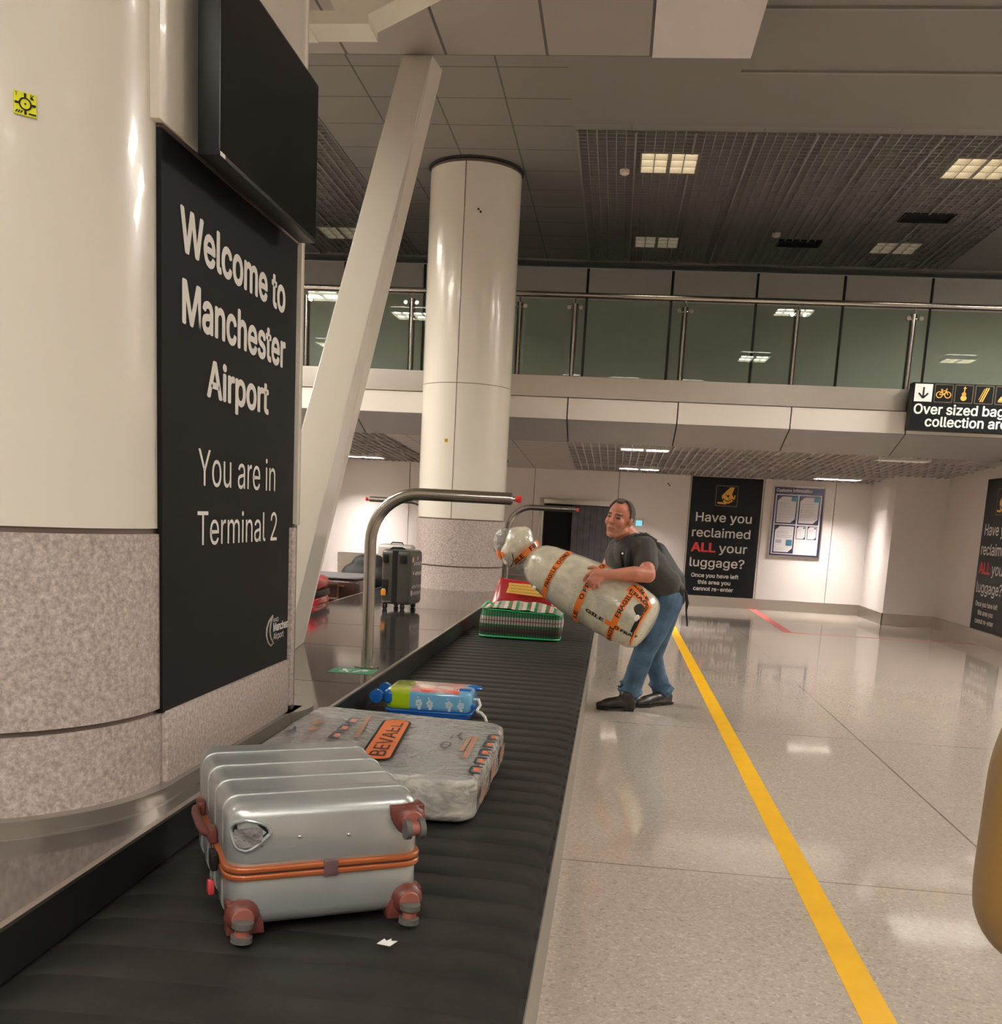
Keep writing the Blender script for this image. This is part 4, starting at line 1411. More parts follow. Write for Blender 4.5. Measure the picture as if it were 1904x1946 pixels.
def wheel_set(cx, cz, sx, sz, axis):
    """corner housing on the wheel end, swivel fork and a pair of small wheels"""
    b = MB(SF)
    pts = []
    x0 = sx * (hw + 0.004)
    z0 = (zt - 0.022) if sz > 0 else 0.012
    w, h = 0.095, 0.085
    for k in range(9):
        a = PI / 2 * k / 8
        pts.append((x0 - sx * w * math.sin(a) ** 0.8, -0.012, z0 - sz * h * math.cos(a) ** 0.8))
    pts = [(x0, -0.012, z0)] + pts
    b.prism(pts, (0, 0.05, 0))
    q = Vector((cx, -0.012, cz))
    b.tube([q + Vector((0, 0.012, 0)), q, q - Vector((0, 0.016, 0))], [0.046, 0.042, 0.030], 24)
    hs = b.build('wheel_housing', maroon, case, angle=50, bevel=0.003)
    b = MB(SF)
    off = Vector((0, -0.030, -0.016)) if axis == 'x' else Vector((-0.004, -0.030, -0.026))
    c = q + off
    ax = Vector((1, 0, 0)) if axis == 'x' else Vector((0.08, 0, 1)).normalized()
    b.cyl(c - ax * 0.018, c + ax * 0.018, 0.019, 20)
    b.prism([q + Vector((-0.014, -0.010, 0.012)), q + Vector((0.014, -0.010, 0.012)), c + Vector((0.012, -0.006, -0.01)), c + Vector((-0.012, -0.006, -0.01))], (0, 0.02, 0))
    b.tube([q + Vector((0, -0.01, 0)), q + Vector((0, -0.022, 0))], [0.032, 0.026], 20)
    b.build('fork', pinkw, hs, angle=50)
    for s in (-1, 1):
        b = MB(SF)
        a0 = c + ax * (s * 0.019)
        b.tube([a0 - ax * 0.008 * 1, a0 - ax * 0.0075, a0 + ax * 0.0075, a0 + ax * 0.008], [0.018, 0.0275, 0.0275, 0.018], 26)
        w_ = b.build('wheel', greyw, hs, angle=50)
        b = MB(SF); b.cyl(a0 - ax * 0.0095, a0 + ax * 0.0095, 0.013, 18); b.build('hub', pinkw, w_) if False else None
    return hs


wheel_set(hw - 0.034, zt - 0.062, 1, 1, 'x')
wheel_set(hw - 0.034, 0.062, 1, -1, 'z')
wheel_set(-hw + 0.034, 0.062, -1, -1, 'z')
# torn-out corner where the fourth wheel is missing
b = MB(SF)


def fn(x, z, y=-0.0015):
    """a place on the wheel end, following its rounded left corner and top rim"""
    c = 0.0
    if x < -hw + 0.055:
        c = 0.055 - math.sqrt(max(0.0, 0.055 ** 2 - min(0.0549, -hw + 0.055 - x) ** 2))
    if z > zt - 0.04:
        c = max(c, 0.04 - math.sqrt(max(0.0, 0.04 ** 2 - min(0.039, z - zt + 0.04) ** 2)))
    return Vector((x, c + y, z))


hc = (-hw + 0.050, zt - 0.076)
out = []
for k in range(22):
    a = 2 * PI * k / 22
    r = (0.044 + 0.005 * math.sin(3 * a + 1)) * (1.12 if math.cos(a - 0.9) > 0.5 else 1.0)
    out.append((hc[0] + r * math.cos(a), hc[1] + 0.85 * r * math.sin(a)))
b.prism([fn(x, z) for x, z in out], (0, 0.004, 0))
b.build('torn_hole', M['black_matte'], case, smooth=False)
b = MB(SF); b.tube([fn(x, z, -0.004) for x, z in out], 0.0055, 8, closed=True); b.build('torn_rim', mat('bent pale shell rim', (0.50, 0.55, 0.56), 0.22, metal=0.6), case)
b = MB(SF)
b.grid(lambda u, v: fn(hc[0] - 0.036 + 0.072 * u, hc[1] - 0.032 + 0.044 * v + 0.010 * math.sin(3 * u) * v, -0.004 - 0.006 * math.sin(PI * u) - 0.004 * math.sin(7 * u + 5 * v)), 12, 8)
b.build('lining_flap', mat('grey lining cloth', (0.22, 0.21, 0.20), 0.5, bump=0.6, bscale=60), case)
b = MB(SF)
for x, zq in ((-0.075, 0.262), (0.055, 0.258)):
    b.sphere((x, -0.001, zq), (0.006, 0.004, 0.005), 12, 8)
b.build('rivet', M['chrome'], case)
# side handle on the left flank, padlock and tag
b = MB(SF)
hx = -hw - 0.012
b.tube([(hx, 0.235, zz1 + 0.02), (hx - 0.018, 0.255, zz1 + 0.022), (hx - 0.024, 0.30, zz1 + 0.022), (hx - 0.024, 0.42, zz1 + 0.022), (hx - 0.018, 0.465, zz1 + 0.022), (hx, 0.485, zz1 + 0.02)], [0.013, 0.013, 0.012, 0.012, 0.013, 0.013], 12)
b.rbox((hx - 0.012, 0.20, zz1 + 0.0), (hx + 0.01, 0.255, zz1 + 0.042), 0.006, 2); b.rbox((hx - 0.012, 0.465, zz1 + 0.0), (hx + 0.01, 0.52, zz1 + 0.042), 0.006, 2)
b.build('side_handle', maroon, case)
b = MB(SF); b.rbox((hx - 0.018, 0.10, zz0 - 0.006), (hx, 0.16, zz1 + 0.006), 0.005, 2); b.build('lock', M['black_plastic'], case)
b = MB(SF); b.tube([(hx - 0.012, 0.13, zz0), (hx - 0.016, 0.13, zz0 - 0.02), (hx - 0.014, 0.132, zz0 - 0.04)], 0.004, 8); lk = b.build('tag_loop', M['chrome'], case)
b = MB(SF); b.rbox((hx - 0.024, 0.118, zz0 - 0.078), (hx - 0.006, 0.146, zz0 - 0.038), 0.006, 2); b.build('tag', mat('red tag', (0.55, 0.05, 0.05), 0.4), lk)

# big flat box wrapped in clear film
X0, X1, YA, YC = -1.310, -0.428, 3.46, 4.50
HT = 0.165
bx = thing('wrapped_box', 'big flat grey box wrapped in shiny clear film behind the silver suitcase', 'box', ((X0 + X1) / 2, (YA + YC) / 2, ZB))
film = wrap_material('grey card under clear film', (0.29, 0.295, 0.288), 0.13, 9, 0.8, (1.0, 1.5, 1.0), var=0.06, film=True)
film_side = wrap_material('crumpled clear film', (0.42, 0.40, 0.36), 0.14, 13, 1.0, (1.0, 1.0, 2.2), var=0.35, film=True)
b = MB()
bm = bmesh.new(); bmesh.ops.create_cube(bm, size=1)
for v in bm.verts:
    v.co = Vector(((X0 + X1) / 2 + v.co.x * (X1 - X0), (YA + YC) / 2 + v.co.y * (YC - YA), ZB + 0.006 + (v.co.z + .5) * HT))
ed = [e for e in bm.edges if abs(e.verts[0].co.z - e.verts[1].co.z) > .01]
bmesh.ops.bevel(bm, geom=ed, offset=0.085, segments=6, profile=.5, affect='EDGES')
ed = [e for e in bm.edges if abs(e.verts[0].co.z - e.verts[1].co.z) < 1e-6 and len(e.link_faces) == 2 and abs(e.link_faces[0].normal.dot(e.link_faces[1].normal)) < 0.2]
bmesh.ops.bevel(bm, geom=ed, offset=0.028, segments=4, profile=.5, affect='EDGES')
bmesh.ops.triangulate(bm, faces=[f for f in bm.faces if len(f.verts) > 4])
for _ in range(5):
    lng = [e for e in bm.edges if e.calc_length() > 0.035]
    if not lng:
        break
    bmesh.ops.subdivide_edges(bm, edges=lng, cuts=1)
bmesh.ops.triangulate(bm, faces=bm.faces[:])
bm.normal_update()
for v in bm.verts:
    p = v.co
    side = 1 - abs(v.normal.z)
    w = noise.noise(Vector((p.x * 6, p.y * 6, p.z * 26))) * 0.010 * side + noise.noise(p * 5.0) * 0.0025 + noise.noise(Vector((p.x * 22, p.y * 9, p.z * 30))) * 0.004 * (0.15 + side)
    v.co = p + v.normal * w + Vector((0, 0, 0.022 * (X1 - p.x) / (X1 - X0) if p.z > ZB + .1 else 0))
me = bpy.data.meshes.new('film_wrap'); bm.to_mesh(me); bm.free()
me.materials.append(film); me.materials.append(film_side)
for p in me.polygons:
    p.material_index = 0 if p.normal.z > 0.8 else 1
me.transform(Matrix.Translation(-origin_of(bx)))
finish('film_wrap', me, bx, True, 180)
ZT = ZB + 0.006 + HT + 0.009
F = lambda x, y, k=0.0: Vector((x, y, ZT + k + 0.022 * (X1 - x) / (X1 - X0)))
pill = lambda k0, k1, w: [(x, y) for x, y in
                          [(w * math.sin(PI * i / 10 - PI / 2), k0 + w - w * math.cos(PI * i / 10 - PI / 2)) for i in range(11)] +
                          [(-w * math.sin(PI * i / 10 - PI / 2), k1 - w + w * math.cos(PI * i / 10 - PI / 2)) for i in range(11)]]
ya, yb_ = 3.60, 4.32
yc = 3.60
ZP = ZT + 0.012
q0, q1 = PZ(712, 1441, ZP), PZ(757, 1368.5, ZP)
pd = Vector((q1.x - q0.x, q1.y - q0.y)); PL = pd.length; pd.normalize()
pn = Vector((pd.y, -pd.x))
PF = lambda a, c, k: F(q0.x + pd.x * c + pn.x * a, q0.y + pd.y * c + pn.y * a, k)


def pill_poly(w, e):
    return [(w * math.cos(PI + PI * i / 12), w * .9 + e + w * .9 * math.sin(PI + PI * i / 12)) for i in range(13)] + [(w * math.cos(PI * i / 12), PL - w * .9 - e + w * .9 * math.sin(PI * i / 12)) for i in range(13)]


b = MB(); flat_poly(b, lambda x, y: PF(x, y, 0.0), pill_poly(0.063, -0.010)); lb = b.build('brand_outline', M['black_matte'], bx, smooth=False)
b = MB(); flat_poly(b, lambda x, y: PF(x, y, 0.0015), pill_poly(0.052, 0.0)); b.build('brand_patch', mat('orange print', (0.70, 0.14, 0.012), 0.4, coat=0.1), lb, smooth=False)
b = MB(); letters(b, 'BEVAEL', PF(0.030, 0.045, 0.0035), (pd.x, pd.y, 0), (-pn.x, -pn.y, 0), 0.060, PL * 0.84, bold=0.012)
b.build('brand_name', mat('dark maroon print', (0.05, 0.01, 0.012), 0.4), lb, smooth=False)
navyp = mat('navy print', (0.018, 0.022, 0.045), 0.4)
orp = mat('orange red print', (0.75, 0.13, 0.02), 0.3, coat=0.4)
fade = mat('faded orange print', (0.43, 0.21, 0.13), 0.35)


def icon_row(pts, s):
    for px, py in pts:
        c = PZ(px, py, ZT)
        c = PZ(px, py, ZT + 0.022 * (X1 - c.x) / (X1 - X0))
        b = MB(); g = lambda x, y: F(c.x + x - .12 * y, c.y + y * 2.3, 0.002)
        r = s
        flat_line(b, g, [(r, r), (-r * .9, r), (-r, r * .8), (-r, -r), (r * .9, -r)], 0.009)
        io = b.build('icon_box', navyp, bx, smooth=False)
        b = MB(); g2 = lambda x, y: F(c.x + x - .12 * y, c.y + y * 2.3, 0.0035)
        flat_poly(b, g2, [(-r * .45, -r * .5), (r * .5, -r * .6), (r * .6, r * .3), (r * .1, r * .6), (-r * .5, r * .35)])
        b.build('icon_print', orp, io, smooth=False)


icon_row([(938, 1402), (930, 1416), (922, 1431), (914, 1447), (905, 1464)], 0.021)
icon_row([(672, 1370), (655, 1384), (640, 1398)], 0.022)
b = MB()
for (xa, yaa), (xb, yb2), w in (((905, 1400), (883, 1441), 0.022), ((893, 1402), (876, 1428), 0.016), ((702, 1367), (676, 1408), 0.018), ((612, 1378), (598, 1384), 0.03), ((602, 1390), (590, 1396), 0.03)):
    a, c = PZ(xa, yaa, ZT), PZ(xb, yb2, ZT)
    flat_line(b, lambda x, y: F(x, y, 0.001), [(a.x, a.y), (c.x, c.y)], w)
b.build('faded_text', fade, bx, smooth=False)
b = MB()
c = PZ(847, 1418, ZT)
g = lambda x, y: F(c.x + x, c.y + y * 1.9, 0.0015)
flat_ring(b, g, 0, 0, 0.018, 0.008, 16, ry=0.026); flat_line(b, g, [(0.03, 0.075), (0.052, 0.06)], 0.010); flat_line(b, g, [(0.0, 0.06), (0.0, 0.10)], 0.006); flat_line(b, g, [(0.02, 0.09), (0.03, 0.13)], 0.012)
c2 = PZ(560, 1397, ZT); g3 = lambda x, y: F(c2.x + x, c2.y + y * 2.2, 0.0015)
flat_line(b, g3, [(-0.03, -0.02), (0.0, 0.0), (-0.02, 0.03)], 0.010)
b.build('small_marks', navyp, bx, smooth=False)
b = MB()
for k in range(3):
    y0_, y1_ = YA + 0.10 + k * 0.3, YA + 0.22 + k * 0.32
    b.hexa([(X1 + 0.012, y0_, ZB + 0.06), (X1 + 0.012, y1_, ZB + 0.075), (X1 + 0.012, y1_, ZB + 0.12), (X1 + 0.012, y0_, ZB + 0.11)], [(X1 + 0.0135, y0_, ZB + 0.06), (X1 + 0.0135, y1_, ZB + 0.075), (X1 + 0.0135, y1_, ZB + 0.12), (X1 + 0.0135, y0_, ZB + 0.11)])
b.build('side_print', fade, bx, smooth=False)

# small child's suitcase lying flat: blue, lime and pink
KX0, KX1, KY0, KY1, KH = -1.175, -0.70, 5.29, 5.60, 0.150
ks = thing('kids_suitcase', "small blue, lime and pink child's suitcase lying on the belt", 'suitcase', ((KX0 + KX1) / 2, KY0, ZB))
blue = mat('royal blue plastic', (0.01, 0.13, 0.50), 0.22, coat=0.4)
km = mat('lime and sky blue shell', (0.2, 0.5, 0.8), 0.15, coat=0.6)
nt, bs, new, link = nodes(km)
tc = new('ShaderNodeTexCoord'); sx = new('ShaderNodeSeparateXYZ'); link(tc.outputs['Object'], sx.inputs[0])
lime, sky, pink, cream = (0.42, 0.62, 0.01), (0.17, 0.47, 0.74), (0.74, 0.36, 0.36), (0.66, 0.60, 0.52)
isl = mathn(nt, 'LESS_THAN', sx.outputs['X'], -0.10)
side = mixc(nt, isl, sky, lime)
nz = new('ShaderNodeTexNoise'); nz.inputs['Scale'].default_value = 9; nz.inputs['Detail'].default_value = 1; link(tc.outputs['Object'], nz.inputs['Vector'])
top = mixc(nt, mathn(nt, 'GREATER_THAN', nz.outputs['Fac'], 0.56), pink, cream)
top = mixc(nt, mathn(nt, 'LESS_THAN', nz.outputs['Fac'], 0.40), top, (0.80, 0.16, 0.12))
top = mixc(nt, isl, top, (0.50, 0.58, 0.08))
top = mixc(nt, mathn(nt, 'GREATER_THAN', sx.outputs['X'], 0.17), top, sky)
ist = mathn(nt, 'GREATER_THAN', sx.outputs['Z'], KH - 0.012)
link(mixc(nt, ist, side, top), bs.inputs['Base Color'])
b = MB(); b.slab((KX0, KY0, ZB + 0.032), (KX1, KY1, ZB + KH), 0.05, 0.028, 6); b.build('upper_shell', km, ks, angle=60)
b = MB(); b.slab((KX0 + 0.004, KY0 + 0.004, ZB), (KX1 - 0.004, KY1, ZB + 0.036), 0.05, 0.012, 6); b.slab((KX0 - 0.004, KY0 - 0.005, ZB + 0.024), (KX1 + 0.005, KY1 + 0.004, ZB + 0.036), 0.052, 0.003, 6); b.build('lower_shell', blue, ks, angle=50)
for yy in (KY0 + 0.035, KY1 - 0.055):
    b = MB(); b.rbox((KX0 - 0.006, yy - 0.036, ZB + 0.06), (KX0 + 0.055, yy + 0.035, ZB + KH - 0.012), 0.02, 3)
    b.cyl((KX0 - 0.05, yy, ZB + 0.105), (KX0 - 0.02, yy, ZB + 0.105), 0.012)
    hb = b.build('wheel_housing', blue, ks)
    b = MB(); c = Vector((KX0 - 0.046, yy - 0.022, ZB + 0.10))
    b.tube([c - Vector((0, .020, 0)), c - Vector((0, .018, 0)), c + Vector((0, .018, 0)), c + Vector((0, .020, 0))], [0.024, 0.036, 0.036, 0.024], 24)
    b.cyl(c - Vector((0, .024, 0)), c + Vector((0, .024, 0)), 0.012, 14)
    b.build('wheel', blue, hb, angle=50)
b = MB(); b.sphere((KX1 - 0.05, KY0 + 0.09, ZB + KH - 0.004), (0.045, 0.035, 0.014), 16, 8); b.sphere((KX1 - 0.02, KY1 - 0.07, ZB + KH - 0.01), (0.05, 0.05, 0.016), 16, 8); b.build('corner_caps', blue, ks)
b = MB(); b.rbox((KX1 - 0.004, KY0 + 0.03, ZB + 0.055), (KX1 + 0.022, KY0 + 0.075, ZB + 0.085), 0.008, 2); b.build('carry_handle', blue, ks)
b = MB()
pth = [(KX1 + 0.0, KY0 + 0.10, ZB + 0.10), (KX1 + 0.03, KY0 + 0.08, ZB + 0.105), (KX1 + 0.045, KY0 + 0.05, ZB + 0.08), (KX1 + 0.03, KY0 + 0.03, ZB + 0.055), (KX1 + 0.03, KY0 + 0.03, ZB + 0.05), (KX1 + 0.055, KY0 + 0.02, ZB + 0.045), (KX1 + 0.08, KY0 - 0.01, ZB + 0.03), (KX1 + 0.095, KY0 - 0.05, ZB + 0.012)]
b.tube(pth, [0.008] * 8, 8); b.build('strap', M['white_letter'], ks)
b = MB(); white_print = mat('milky white print', (0.55, 0.70, 0.76), 0.3)
for xx, s in ((-0.985, 1.0), (-0.925, .95), (-0.82, 1.0), (-0.755, .9)):
    lv = [0]
    g = lambda x, y: Vector((xx + x * s, KY0 - 0.0012 - lv[0] * 2e-4, ZB + 0.078 + y * s))
    for k in range(5):
        lv[0] += 1
        a = 2 * PI * k / 5 + xx * 9
        flat_disc(b, g, .012 * math.cos(a), .014 * math.sin(a), .009 + .002 * (k % 2), 10)
    lv[0] += 1
    flat_disc(b, g, .004, -.028, .009, 8); lv[0] += 1; flat_disc(b, g, -.006, .032, .006, 8)
b.build('blossom_print', white_print, ks, smooth=False)

# black suitcase standing on the deck
bo = Vector((-2.215, 9.63, ZD))
BF = frame(bo, (0.99, -0.14, 0))
bc = thing('suitcase', 'upright black suitcase with white lettering standing on the deck by the far column', 'suitcase', bo)
w1, w2, bh = 0.30, 0.36, 0.53
dark = mat('dark olive black shell', (0.055, 0.053, 0.043), 0.34, bump=0.05, bscale=60)
b = MB(BF); b.slab((0, 0, 0.05), (w1, w2, 0.05 + bh), 0.05, 0.035, 5, axis=0); b.build('shell', dark, bc, angle=50)
b = MB(BF)
b.box((0.115, -0.004, 0.06), (0.165, 0.02, 0.05 + bh - 0.01)); b.build('zip_panel', M['black_plastic'], bc, smooth=False)
for lo, hi in (((0.02, -0.012, 0.45), (0.075, 0.01, 0.53)), ((0.19, -0.012, 0.45), (0.26, 0.01, 0.53)), ((0.012, -0.010, 0.16), (0.075, 0.01, 0.29))):
    b = MB(BF); b.rbox(lo, hi, 0.006, 2); b.build('corner_guard', M['black_plastic'], bc)
b = MB(BF); b.tube([(0.07, 0.05, 0.05 + bh - 0.004), (0.09, 0.07, 0.05 + bh + 0.014), (0.15, 0.16, 0.05 + bh + 0.014), (0.17, 0.2, 0.05 + bh - 0.004)], 0.01, 10); b.build('top_handle', M['black_plastic'], bc)
b = MB(BF); b.rbox((0.012, -0.022, 0.135), (0.062, -0.008, 0.19), 0.005, 2); tg = b.build('tag', mat('orange tag', (0.75, 0.28, 0.01), 0.35), bc)
b = MB(BF); b.rbox((0.022, -0.02, 0.19), (0.055, -0.01, 0.20), 0.003, 1); b.build('tag_clip', M['white_letter'], tg)
for xx, yy in ((0.035, 0.04), (0.215, 0.04), (0.035, 0.36), (0.215, 0.36)):
    b = MB(BF); b.cyl((xx - 0.016, yy, 0.028), (xx - 0.004, yy, 0.028), 0.028, 18); b.cyl((xx + 0.004, yy, 0.028), (xx + 0.016, yy, 0.028), 0.028, 18); b.rbox((xx - 0.018, yy - 0.02, 0.03), (xx + 0.018, yy + 0.02, 0.075), 0.006, 2); b.build('wheel', M['black_plastic'], bc)
b = MB(BF); fx2 = w1 + 0.0018
for body, y0_, y1_, z_, cp_ in (('Terminator', .10, .34, .43, .035), ('fuel me', .14, .33, .335, .035), ('GOODTIMES', .06, .35, .21, .032), ('on tour', .10, .35, .145, .032)):
    pass
for y0_, y1_, z_, cp_ in ((.10, .34, .43, .035), (.14, .33, .335, .035), (.06, .35, .21, .032), (.10, .35, .145, .032)):
    n_ = 7
    for k in range(n_):
        a = y0_ + (y1_ - y0_) * k / n_
        flat_line(b, lambda x, y: Vector((fx2, x, y)), [(a, z_), (a + 0.012, z_ + cp_)], 0.006)
        flat_line(b, lambda x, y: Vector((fx2, x, y)), [(a, z_ + (0.5 + 0.5 * (k % 2)) * cp_ * .9), (a + 0.026, z_ + (0.5 + 0.5 * (k % 2)) * cp_ * .9)], 0.006)
b.build('print', M['white_letter'], bc, smooth=False)
b = MB(BF); flat_disc(b, lambda x, y: Vector((fx2, x, y)), .07, .49, .028); flat_disc(b, lambda x, y: Vector((fx2, x, y)), .09, .36, .018); flat_disc(b, lambda x, y: Vector((fx2, x, y)), .05, .17, .028); flat_disc(b, lambda x, y: Vector((fx2, x, y)), .2, .50, .02); b.build('pink_print', mat('pale pink print', (0.55, 0.32, 0.32), 0.4), bc, smooth=False)

# red, brown, dark and silver pieces on the far lane
ro = Vector((-3.02, 9.8, ZB))
rc = thing('suitcase', 'bright red hard case with black band on the far lane beside the leaning beam', 'suitcase', ro)
redm = mat('glossy red shell', (0.70, 0.012, 0.022), 0.2, coat=0.5)
b = MB(); b.slab((-3.33, 9.55, ZB + 0.255), (-2.835, 10.05, ZB + 0.40), 0.07, 0.045, 6, axis=1); b.build('upper_shell', redm, rc, angle=60)
b = MB(); b.slab((-3.33, 9.55, ZB), (-2.835, 10.05, ZB + 0.215), 0.06, 0.03, 5, axis=1); b.build('lower_shell', redm, rc, angle=60)
b = MB(); b.slab((-3.325, 9.545, ZB + 0.205), (-2.832, 10.055, ZB + 0.265), 0.02, 0.004, 3, axis=2); b.build('zip_band', M['black_plastic'], rc, angle=50)
b = MB(); b.rbox((-2.96, 9.53, ZB + 0.17), (-2.89, 9.56, ZB + 0.25), 0.006, 2); b.build('lock', M['black_plastic'], rc)
b = MB(); letters(b, 'TT', (-2.955, 9.5285, ZB + 0.215), (1, 0, 0), (0, 0, 1), 0.016); b.build('mark', M['grey_letter'], rc, smooth=False)

wo = Vector((-3.15, 11.6, ZB))
wc = thing('suitcase', 'dark brown leather case lying flat on the far lane behind the steel post', 'suitcase', wo)
brown = mat('dark brown leather', (0.045, 0.02, 0.012), 0.3, coat=0.3, bump=0.15, bscale=20, var=0.3)
b = MB(); b.slab((-3.75, 11.2, ZB), (-2.83, 12.0, ZB + 0.27), 0.08, 0.04, 5, axis=2); b.build('body', brown, wc, angle=60)
b = MB(); b.slab((-3.74, 11.21, ZB + 0.275), (-2.84, 11.99, ZB + 0.30), 0.08, 0.012, 5, axis=2); b.build('grey_top', mat('grey cloth panel', (0.22, 0.21, 0.225), 0.5), wc, angle=60)
b = MB(); b.tube([(-3.30, 11.19, ZB + 0.06), (-3.30, 11.17, ZB + 0.22), (-3.06, 11.17, ZB + 0.22), (-3.06, 11.19, ZB + 0.06)], 0.016, 8); b.tube([(-3.28, 11.185, ZB + 0.05), (-3.05, 11.185, ZB + 0.05)], 0.014, 8); b.build('handle', mat('mid brown leather', (0.10, 0.05, 0.022), 0.35), wc)
b = MB(); b.box((-3.35, 11.185, ZB + 0.19), (-3.0, 11.2, ZB + 0.205)); b.box((-3.74, 11.19, ZB + 0.03), (-2.9, 11.2, ZB + 0.05)); b.build('strap', mat('tan trim', (0.16, 0.08, 0.04), 0.4), wc, smooth=False)

do_ = Vector((-3.15, 13.0, ZB))
blk = mat('black nylon', (0.014, 0.015, 0.017), 0.6, bump=0.2, bscale=15)
dg_ = blob('holdall', [('c', (-3.35, 13.0, ZB + 0.19), 0.18, (-3.00, 13.0, ZB + 0.19), 0.18), ('c', (-3.27, 13.0, ZB + 0.36), 0.11, (-3.05, 13.0, ZB + 0.36), 0.12), ('c', (-3.03, 13.0, ZB + 0.43), 0.06, (-3.25, 13.0, ZB + 0.43), 0.055)], 0.025, blk, None, 4, post=lambda v: Vector((v.x, v.y, max(v.z, ZB))))
move(dg_, do_); tag(dg_, 'slumped black soft bag on the far lane behind the steel post', 'bag')

vo = Vector((-2.95, 14.0, ZB))
vc = thing('suitcase', 'pale silver upright case at the back of the carousel above the black one', 'suitcase', vo)
pale = mat('pale silver shell', (0.62, 0.58, 0.55), 0.3, metal=0.3)
b = MB(); b.slab((-3.245, 13.85, ZB + 0.02), (-2.75, 14.1, ZB + 0.60), 0.06, 0.04, 5, axis=1); b.build('shell', pale, vc, angle=60)
b = MB(); b.tube([(-3.08, 13.95, ZB + 0.597), (-3.06, 13.95, ZB + 0.625), (-2.92, 13.95, ZB + 0.625), (-2.90, 13.95, ZB + 0.597)], 0.009, 8); b.rbox((-3.10, 13.838, ZB + 0.51), (-3.04, 13.855, ZB + 0.53), 0.004, 1); b.build('handle', M['black_plastic'], vc)
b = MB(); b.cyl((-3.15, 13.95, ZB), (-3.15, 14.0, ZB), 0.02) if False else b.box((-3.2, 13.87, ZB), (-3.14, 14.08, ZB + 0.05)); b.box((-2.86, 13.87, ZB), (-2.8, 14.08, ZB + 0.05)); b.build('wheel', M['black_plastic'], vc, smooth=False)

# striped woven bag and the red one behind it
to = Vector((-0.79, 9.2, ZB))
G, W_, D, Rr = (0.025, 0.27, 0.09), (0.50, 0.44, 0.38), (0.06, 0.035, 0.03), (0.30, 0.03, 0.035)
weave = stripe_material('green white brown woven plastic', 'Z', [(0.0, G), (0.08, (0.03, 0.13, 0.06)), (0.16, D), (0.24, (0.10, 0.06, 0.045)), (0.36, (0.03, 0.17, 0.075)), (0.46, W_), (0.565, Rr), (0.59, W_), (0.71, (0.03, 0.22, 0.08)), (0.93, G)], 0.0, 0.27, ('X', 0.025, 0.0055, (0.012, 0.03, 0.018)), 0.4)
tb = thing('laundry_bag', 'green and white striped woven bag on the belt in front of the red one', 'bag', to)
b = MB()
hx_, dx_, hz = 0.365, 0.20, 0.245


def bagpt(u, v):
    # u round the outline, v from the bottom up
    a = 2 * PI * u
    c, s_ = math.cos(a), math.sin(a)
    e = 0.32
    bul = 1 + 0.035 * math.sin(PI * v) + 0.01 * noise.noise(Vector((c * 3, s_ * 3, v * 4)))
    x = hx_ * bul * math.copysign(abs(c) ** e, c)
    y = dx_ * bul * math.copysign(abs(s_) ** e, s_)
    z = hz * v + 0.006 * noise.noise(Vector((x * 9, y * 9, v))) * v
    return to + Vector((x + 0.015 * v, y, z + 0.012 * (0.5 - x) * 0.0 - 0.03 * v * (x / hx_) * 0.4))


b.grid(bagpt, 72, 12, closed_u=True)
n0 = len(b.v) - 72
b.f.append(list(range(72))[::-1]); b.mi.append(0)
b.build('body', weave, tb, angle=70)
topm = stripe_material('striped bag top', 'X', [(0.0, W_), (0.2, (0.04, 0.20, 0.08)), (0.34, Rr), (0.42, W_), (0.62, (0.04, 0.16, 0.07)), (0.78, (0.30, 0.26, 0.22))], 0.02, 0.17, None, 0.35)
b = MB()


def top_pt(u, v):
    x = -hx_ + 2 * hx_ * u
    y = -dx_ + 2 * dx_ * v
    puff = math.sin(PI * u) ** 0.6 * math.sin(PI * (0.15 + 0.8 * v)) if 0 < u < 1 else 0
    k = 0.985
    z = bagpt(0.0, 1).z - to.z
    return to + Vector((x * k + 0.015, y * k, hz - 0.014 * (x / hx_) + 0.085 * puff * (0.4 + v) + 0.016 * noise.noise(Vector((x * 9, y * 9, 2)))))


b.grid(top_pt, 28, 16)
b.build('top_panel', topm, tb, angle=180)
gpipe = mat('bright green piping', (0.02, 0.42, 0.13), 0.4)
b = MB(); b.tube([bagpt(i / 72, 0.985) + Vector((0, 0, 0.003)) for i in range(72)], 0.007, 6, closed=True); b.build('piping', gpipe, tb)
b = MB(); b.tube([bagpt(i / 72, 0.03) + Vector((0, 0, 0.002)) for i in range(72)], 0.009, 6, closed=True); b.build('piping', gpipe, tb)
b = MB(); b.grid(lambda u, v: to + Vector((-hx_ + 0.01 + 0.13 * u, -dx_ + 0.03 + 0.02 * v, hz + 0.015 + 0.05 * math.sin(PI * u) + 0.012 * v)), 8, 4); b.build('corner_flap', gpipe, tb)

rb = thing('red_bag', 'red plastic bag with yellow label on the belt behind the striped one', 'bag', (-0.80, 9.75, ZB))
redp = mat('red plastic bag', (0.36, 0.018, 0.022), 0.28, coat=0.3, bump=0.35, bscale=9)


def red_pt(u, v):
    a = 2 * PI * u
    c, s_ = math.cos(a), math.sin(a)
    w = 0.345 - 0.09 * max(0, v - 0.45) / 0.55
    dd = 0.17 * (1 - 0.85 * max(0, v - 0.3) / 0.7)
    return Vector((-0.815 + w * math.copysign(abs(c) ** .4, c), 9.77 + dd * math.copysign(abs(s_) ** .5, s_) + 0.04 * v, ZB + 0.495 * v - 0.03 * v * (1 + c * .9) + 0.01 * noise.noise(Vector((c * 3, s_ * 3, v * 5)))))


